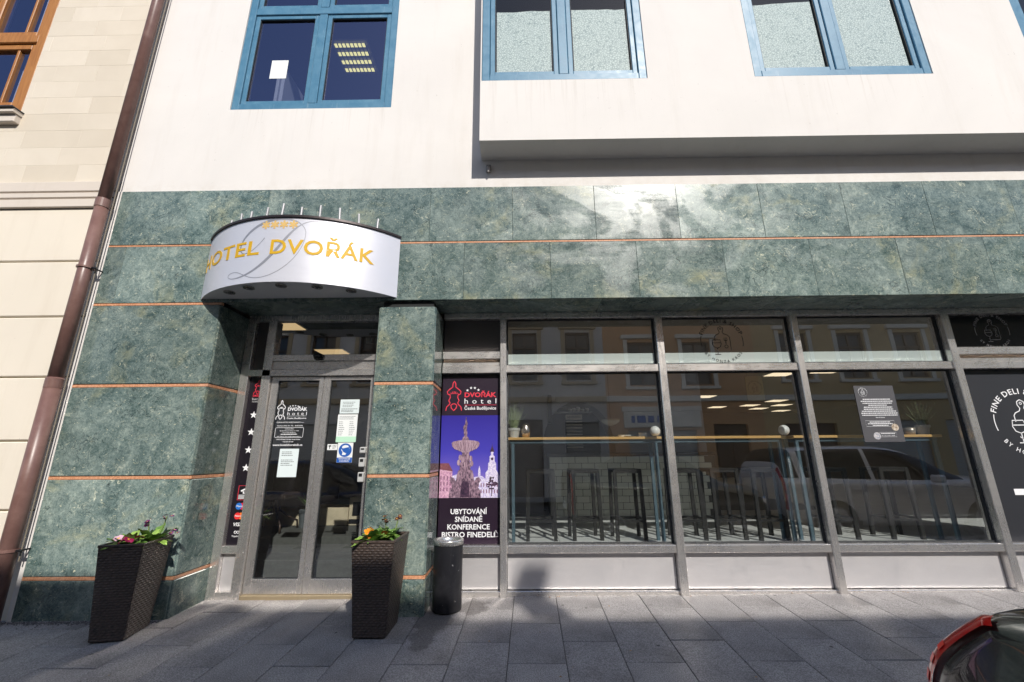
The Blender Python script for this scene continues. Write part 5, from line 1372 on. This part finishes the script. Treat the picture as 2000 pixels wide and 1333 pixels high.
def car(name, label, paint, st, cab, wheels, wr, loc, lights=True):
    """st rows: x, bottom, shoulder, top, half width, top half width; cab: rear glass x0,x1, side x0,x1, windscreen x0,x1"""
    o = thing(name, label, 'car', loc)
    x0, x1 = st[0][0], st[-1][0]; n = 56
    xs = sorted(set([x0+(x1-x0)*i/n for i in range(n+1)] + list(cab) + [x0+.03, x0+.08, x1-.03, x1-.08]))
    S = catmull(st, xs); V = []; m = 31
    for s in S:
        sc = sect(s)
        for y, z in sc: V.append((s[0], y, z))
        for y, z in sc: V.append((s[0], -y, z))
    body, gl = [], []
    for i in range(len(S)-1):
        xm = (xs[i]+xs[i+1])/2
        for side in (0, 1):
            for j in range(m-1):
                a = (2*i+side)*m+j; b = (2*i+2+side)*m+j
                f = (a, a+1, b+1, b) if side else (a, b, b+1, a+1)
                isg = (cab[0] < xm < cab[1] and 15 <= j) or (cab[4] < xm < cab[5] and 15 <= j) or (cab[2] < xm < cab[3] and 15 <= j <= 20 and not (abs(xm-(cab[2]+cab[3])/2) < .035))
                (gl if isg else body).append(f)
    k = 2*(len(S)-1)*m
    body.append(tuple(list(range(0,m))+list(range(2*m-2,m-1,-1)))); body.append(tuple(list(range(k,k+m))+list(range(k+2*m-2,k+m-1,-1))))
    mb = MB(); mb.add(V, body); bo = mb.build('body', paint, o, smooth=True, local=True)
    mb = MB(); mb.add(V, gl); mb.build('glazing', CGLASS, o, smooth=True, local=True)
    for wx in wheels:
        for sgn in (-1, 1):
            w = [s for s in catmull(st,[wx])][0][4]
            mb = MB(); mb.lathe([(.001,0),(wr+.055,0),(wr+.055,.004),(.001,.004)], 32, (wx, sgn*(w*.97+.004), wr), axis='y'); mb.build('wheel_arch', TRIM, o, local=True)
            mb = MB(); mb.lathe([(wr*.64,-.1),(wr*.93,-.1),(wr,-.07),(wr,.07),(wr*.95,.1),(wr*.66,.102)], 32, (wx, sgn*(w-.085), wr), axis='y'); wo = mb.build('wheel', RUB, o, smooth=True, local=True)
            mb = MB()
            mb.lathe([(wr*.67,.09*sgn),(wr*.60,.085*sgn),(wr*.60,.03*sgn)], 32, (wx, sgn*(w-.085), wr), axis='y')
            for q in range(5):
                a = q*1.2566; c_, s_ = math.cos(a), math.sin(a); yy = sgn*(w-.085)+sgn*.075
                mb.add([(wx+c_*.03-s_*.03,yy,wr+s_*.03+c_*.03),(wx+c_*.03+s_*.03,yy,wr+s_*.03-c_*.03),(wx+c_*wr*.63+s_*.025,yy,wr+s_*wr*.63-c_*.025),(wx+c_*wr*.63-s_*.025,yy,wr+s_*wr*.63+c_*.025)], [(0,1,2,3)])
            mb.build('rim', RIM, wo, local=True)
    for sgn in (-1, 1):
        s = catmull(st,[cab[3]-.25])[0]
        mb = MB(); mb.box(cab[3]-.30, cab[3]-.14, sgn*(s[4]+.02), sgn*(s[4]+.20), s[2]+.0, s[2]+.13, .03); mb.build('wing_mirror', paint, o, local=True)
        for dx in ((cab[2]+cab[3])/2-.35, (cab[2]+cab[3])/2+.55):
            s = catmull(st,[dx])[0]; mb = MB(); mb.box(dx-.09, dx+.09, sgn*(s[4]-.005), sgn*(s[4]+.028), s[2]-.14, s[2]-.115, .006); mb.build('door_handle', paint, o, local=True)
        for dx in (cab[2]+.12, (cab[2]+cab[3])/2, cab[3]+.02):
            s = catmull(st,[dx])[0]; mb = MB(); mb.box(dx-.003, dx+.003, sgn*(s[4]-.01), sgn*(s[4]+.0015), s[1]+.12, s[2]-.05); mb.build('door_seam', TRIM, o, local=True)
        if lights:
            s = catmull(st,[x1-.14])[0]; mb = MB(); mb.box(x1-.24, x1-.05, sgn*(s[4]-.24), sgn*(s[4]-.01), s[2]-.16, s[2]-.03, .03); mb.build('headlight', CHROME, o, local=True)
    # tail lights follow the rear corner
    S2 = catmull(st, [x0+.020, x0+.027, x0+.034, x0+.041, x0+.048])
    for sgn in (-1, 1):
        vs = []; js = list(range(4, 22))
        for s in S2:
            sc = sect(s)
            for j in js: vs.append((s[0]-.004, sgn*(sc[j][0]+.005), sc[j][1]+.004))
        nj = len(js)
        mb = MB(); mb.add(vs, [(i*nj+j,i*nj+j+1,(i+1)*nj+j+1,(i+1)*nj+j) for i in range(len(S2)-1) for j in range(nj-1)])
        tl = mb.build('tail_light', TAIL, o, smooth=True, local=True)
        sa, sb_ = sect(S2[1]), sect(S2[3])
        for j in range(6, 15, 2):
            vs = []
            for q, x in ((sa, S2[1][0]), (sb_, S2[3][0])):
                for d in (0, 1): vs.append((x-.0055, sgn*(q[j+d][0]+.0055), q[j+d][1]+.0045))
            mb = MB(); mb.add(vs, [(0,1,3,2)]); mb.build('light_segment', TAIL2, tl, local=True)
    return o
TAIL = simple('red_tail_lens', (.50,.008,.006), .12, coat=.5); TAIL2 = simple('bright_red_segment', (.90,.03,.01), .3)
BLK = simple('black_car_paint', (.006,.006,.007), .25, coat=1.0); SIL = simple('silver_car_paint', (.80,.78,.79), .35, .1, coat=1.0); NVY = simple('navy_car_paint', (.008,.012,.035), .25, .2, coat=1.0)
rz_ = RZ(1, 0)
# black saloon, tail towards the photographer
sal = [(0,.42,1.02,1.165,.78,.61),(.04,.36,1.035,1.19,.85,.65),(.14,.30,1.045,1.205,.885,.67),(.34,.26,1.03,1.21,.895,.68),(.62,.24,1.0,1.24,.89,.66),(1.10,.24,.98,1.46,.89,.60),(1.6,.24,.96,1.50,.89,.60),(2.1,.24,.94,1.44,.885,.60),(2.65,.24,.93,1.08,.88,.64),(3.1,.25,.88,.99,.865,.62),(3.36,.30,.78,.90,.80,.56),(3.45,.36,.66,.74,.68,.5)]
bc = car('parked_car', 'black car at bottom right with a glossy red tail light', BLK, sal, (.64,1.06,.85,2.45,2.12,2.62), (.72, 2.80), .30, (.91, -3.70, rz_+.004))
mb = MB(); mb.box(-.022,-.006,-.26,.26,.52,.64,.004); mb.build('number_plate', PAPER_W, bc, local=True)
suv = [(0,.44,.98,1.15,.74,.60),(.05,.36,1.0,1.30,.84,.62),(.20,.30,1.0,1.52,.88,.62),(.50,.26,1.0,1.575,.90,.62),(1.3,.25,.98,1.60,.905,.64),(2.1,.25,.96,1.57,.905,.63),(2.65,.25,.96,1.40,.90,.62),(3.2,.25,.96,1.08,.895,.66),(3.7,.26,.93,1.04,.88,.64),(4.0,.30,.84,.97,.82,.58),(4.12,.38,.70,.78,.70,.5)]
car('parked_car', 'silver sport utility car parked at the kerb, mirrored in the third window', SIL, suv, (.06,.30,.42,2.75,2.45,3.15), (.80, 3.30), .345, (4.62, -3.72, RZ(6,0)))
hat = [(0,.44,.90,1.0,.74,.58),(.05,.36,.93,1.15,.83,.60),(.22,.30,.93,1.38,.87,.60),(.55,.26,.93,1.46,.88,.61),(1.2,.25,.92,1.49,.885,.62),(1.9,.25,.90,1.46,.885,.61),(2.4,.25,.90,1.30,.88,.60),(2.95,.25,.90,1.01,.875,.64),(3.45,.26,.86,.96,.86,.62),(3.75,.30,.76,.88,.80,.56),(3.87,.36,.64,.72,.68,.48)]
car('parked_car', 'dark navy hatchback parked at the kerb, mirrored in the hotel door', NVY, hat, (.07,.32,.40,2.5,2.2,2.9), (.72, 3.05), .31, (-5.45, -3.72, RZ(-4,0)))

# ------------------------------------------------------------------ houses across the street (seen in the glass; their roofs shade the street)
OY = -10.4
OPP_G = m_plaster('opposite_grey', (.62,.61,.60), stain=.1); OPP_O = m_plaster('opposite_orange', (.66,.40,.22), stain=.1); OPP_Y = m_plaster('opposite_ochre', (.62,.47,.26), stain=.1); TRIMW = m_plaster('opposite_trim', (.78,.75,.68), stain=.1); TAN = m_plaster('opposite_tan', (.52,.42,.28), stain=.1)
ROOF = simple('clay_roof', (.30,.10,.055), .8, var=.3, vscale=6); DWOOD = simple('dark_window_wood', (.08,.05,.035), .5); OGL = simple('dim_pane', (.03,.035,.045), .06); SHUT = simple('roller_shutter', (.42,.42,.42), .5, .4)
def opp_house(label, x0, x1, eave, wall, trim, wins, shops, chim=()):
    o = thing('opposite_house', label, 'house', ((x0+x1)/2, OY, -.2), 0, 'houses across the street')
    holes = [(w[0], w[1], w[2], w[3]) for w in wins]+[(s[0],s[1],s[2],s[3]) for s in shops]
    mb = MB(); xs = sorted({x0,x1}|{h[0] for h in holes}|{h[1] for h in holes}); zs = sorted({-.25,eave}|{h[2] for h in holes}|{h[3] for h in holes})
    for a, b in zip(xs, xs[1:]):
        for c, d in zip(zs, zs[1:]):
            if any(h[0] <= a and b <= h[1] and h[2] <= c and d <= h[3] for h in holes): continue
            mb.add([(a,OY,c),(b,OY,c),(b,OY,d),(a,OY,d)], [(3,2,1,0)])
    for a,b,c,d in holes: mb.add([(a,OY,c),(b,OY,c),(b,OY,d),(a,OY,d),(a,OY-.2,c),(b,OY-.2,c),(b,OY-.2,d),(a,OY-.2,d)], [(0,1,5,4),(1,2,6,5),(2,3,7,6),(3,0,4,7)])
    mb.box(x0, x1, OY-9, OY-8.8, -.25, eave); mb.box(x0, x0+.2, OY-8.8, OY-.01, -.25, eave); mb.box(x1-.2, x1, OY-8.8, OY-.01, -.25, eave)
    mb.build('wall', wall, o, recalc=False)
    mb = MB(); e = OY+.40; rz0 = eave; ry = OY-4.4; rzt = eave+.66*(e-ry)
    mb.add([(x0,e,rz0-.12),(x1,e,rz0-.12),(x1,e,rz0),(x0,e,rz0),(x0,ry,rzt),(x1,ry,rzt),(x0,OY-9.2,rz0),(x1,OY-9.2,rz0),(x0,OY-9.2,rz0-.12),(x1,OY-9.2,rz0-.12)], [(0,1,2,3),(3,2,5,4),(4,5,7,6),(6,7,9,8),(0,8,9,1),(0,3,4,6,8),(1,9,7,5,2)])
    rf = mb.build('roof', ROOF, o)
    for cx_, cy_, w_, top in chim:
        mb = MB(); mb.box(cx_-w_/2, cx_+w_/2, cy_-.2, cy_+.2, eave-.2, top, .01); mb.box(cx_-w_/2-.03, cx_+w_/2+.03, cy_-.23, cy_+.23, top-.10, top-.04); mb.build('chimney', TRIMW, rf)
    mb = MB(); mb.box(x0, x1, OY, OY+.12, 3.1, 3.3, .02); mb.box(x0, x1, OY, OY+.25, eave-.42, eave-.13, .03); mb.build('cornice', trim, o)
    for (a,b,c,d) in wins:
        mb = MB(); wd = .07
        for p in ((a,a+wd,c,d),(b-wd,b,c,d),(a,b,c,c+wd),(a,b,d-wd,d),((a+b)/2-.04,(a+b)/2+.04,c,d),(a,b,c+(d-c)*.66,c+(d-c)*.66+.07)): mb.box(p[0],p[1],OY-.18,OY-.10,p[2],p[3])
        w = mb.build('window', DWOOD, o)
        mb = MB(); mb.add([(a,OY-.15,c),(b,OY-.15,c),(b,OY-.15,d),(a,OY-.15,d)], [(3,2,1,0)]); mb.build('pane', OGL, w, recalc=False)
        mb = MB(); mb.box(a-.16,a-.02,OY,OY+.05,c-.05,d+.1); mb.box(b+.02,b+.16,OY,OY+.05,c-.05,d+.1); mb.box(a-.25,b+.25,OY,OY+.14,d+.12,d+.27,.02); mb.box(a-.2,b+.2,OY,OY+.12,c-.16,c-.06,.01); mb.build('surround', trim, w)
    for (a,b,c,d,kind) in shops:
        mb = MB()
        if kind == 'shutter':
            nz = int((d-c)/.09)
            for k in range(nz): mb.box(a,b,OY-.16,OY-.13+.012*(k%2),c+k*(d-c)/nz,c+(k+1)*(d-c)/nz-.008)
            mb.build('roller_shutter', SHUT, o)
        else:
            mb.box(a,b,OY-.18,OY-.14,c,d); mb.box(a+.1,(a+b)/2-.04,OY-.14,OY-.12,c+.2,d-.2,.02); mb.box((a+b)/2+.04,b-.1,OY-.14,OY-.12,c+.2,d-.2,.02); mb.build('door', DWOOD, o)
    return o
SG = .85
EA, EB, EC = SG*10.0+.29, SG*10.0-.075, SG*10.0+.22
opp_house('grey house opposite with tan window surrounds, mirrored in the first window', -14, 1.35, EA, OPP_G, TAN, [(x-.45,x+.45,3.9,5.7) for x in (-12.6,-10.8,-9,-7.2,-5.4,-3.3,-1.5,.3)]+[(x-.45,x+.45,6.4,7.7) for x in (-12.6,-10.8,-9,-7.2,-5.4,-3.3,-1.5,.3)], [(-1.0,.9,-.1,2.5,'door'),(-4.6,-2.6,.4,2.4,'shutter'),(-8,-6,.4,2.4,'shutter')])
opp_house('narrow pale house with one window axis, added opposite for its shade edge, between grey and orange houses', 1.35, 3.2, EA-.15, OPP_G, TAN, [(1.8,2.7,3.9,5.7),(1.8,2.7,6.4,7.7)], [(1.7,2.9,.4,2.4,'shutter')])  # added: grey house split here, its lower eave shapes the shade by the door
ho = opp_house('orange house opposite with shop board and shutter, mirrored in the second window', 3.2, 8.7, EB, OPP_O, TRIMW, [(x-.5,x+.5,3.7,5.3) for x in (4.6,6.6)]+[(x-.5,x+.5,6.2,7.5) for x in (4.6,6.6)], [(3.9,6.3,-.1,2.1,'shutter'),(6.9,8.1,-.1,2.3,'door')], [(4.33,-11.0,.22,.10+.85*11.49)])
mb = MB(); mb.box(3.75, 6.45, OY+.01, OY+.13, 2.2, 2.75, .01); sb = mb.build('shop_board', TRIMW, ho)
mb = MB()
for k in range(14): mb.box(3.8+k*.19, 3.88+k*.19, OY+.131, OY+.14, 2.80, 2.88)
mb.box(3.7, 6.5, OY+.0, OY+.13, 2.76, 2.92); mb.build('frieze', TRIMW, sb)
for k, (a, b) in enumerate(((4.0,4.12),(4.2,4.5),(4.58,4.8),(4.9,5.2))):
    mb = MB(); mb.box(a, b, OY+.131, OY+.14, 2.36, 2.6); mb.build('sign_block', PRINT_B, sb)
opp_house('ochre house opposite with pale pilasters, mirrored in the third window', 8.7, 24, EC, OPP_Y, TRIMW, [(x-.5,x+.5,3.9,5.6) for x in (10.2,12.3,14.4,16.5,18.6,20.7)]+[(x-.5,x+.5,6.4,7.7) for x in (10.2,12.3,14.4,16.5,18.6,20.7)], [(9.4,11.2,-.1,2.3,'door'),(12,14.4,.3,2.4,'shutter'),(15,17,.3,2.4,'shutter')])
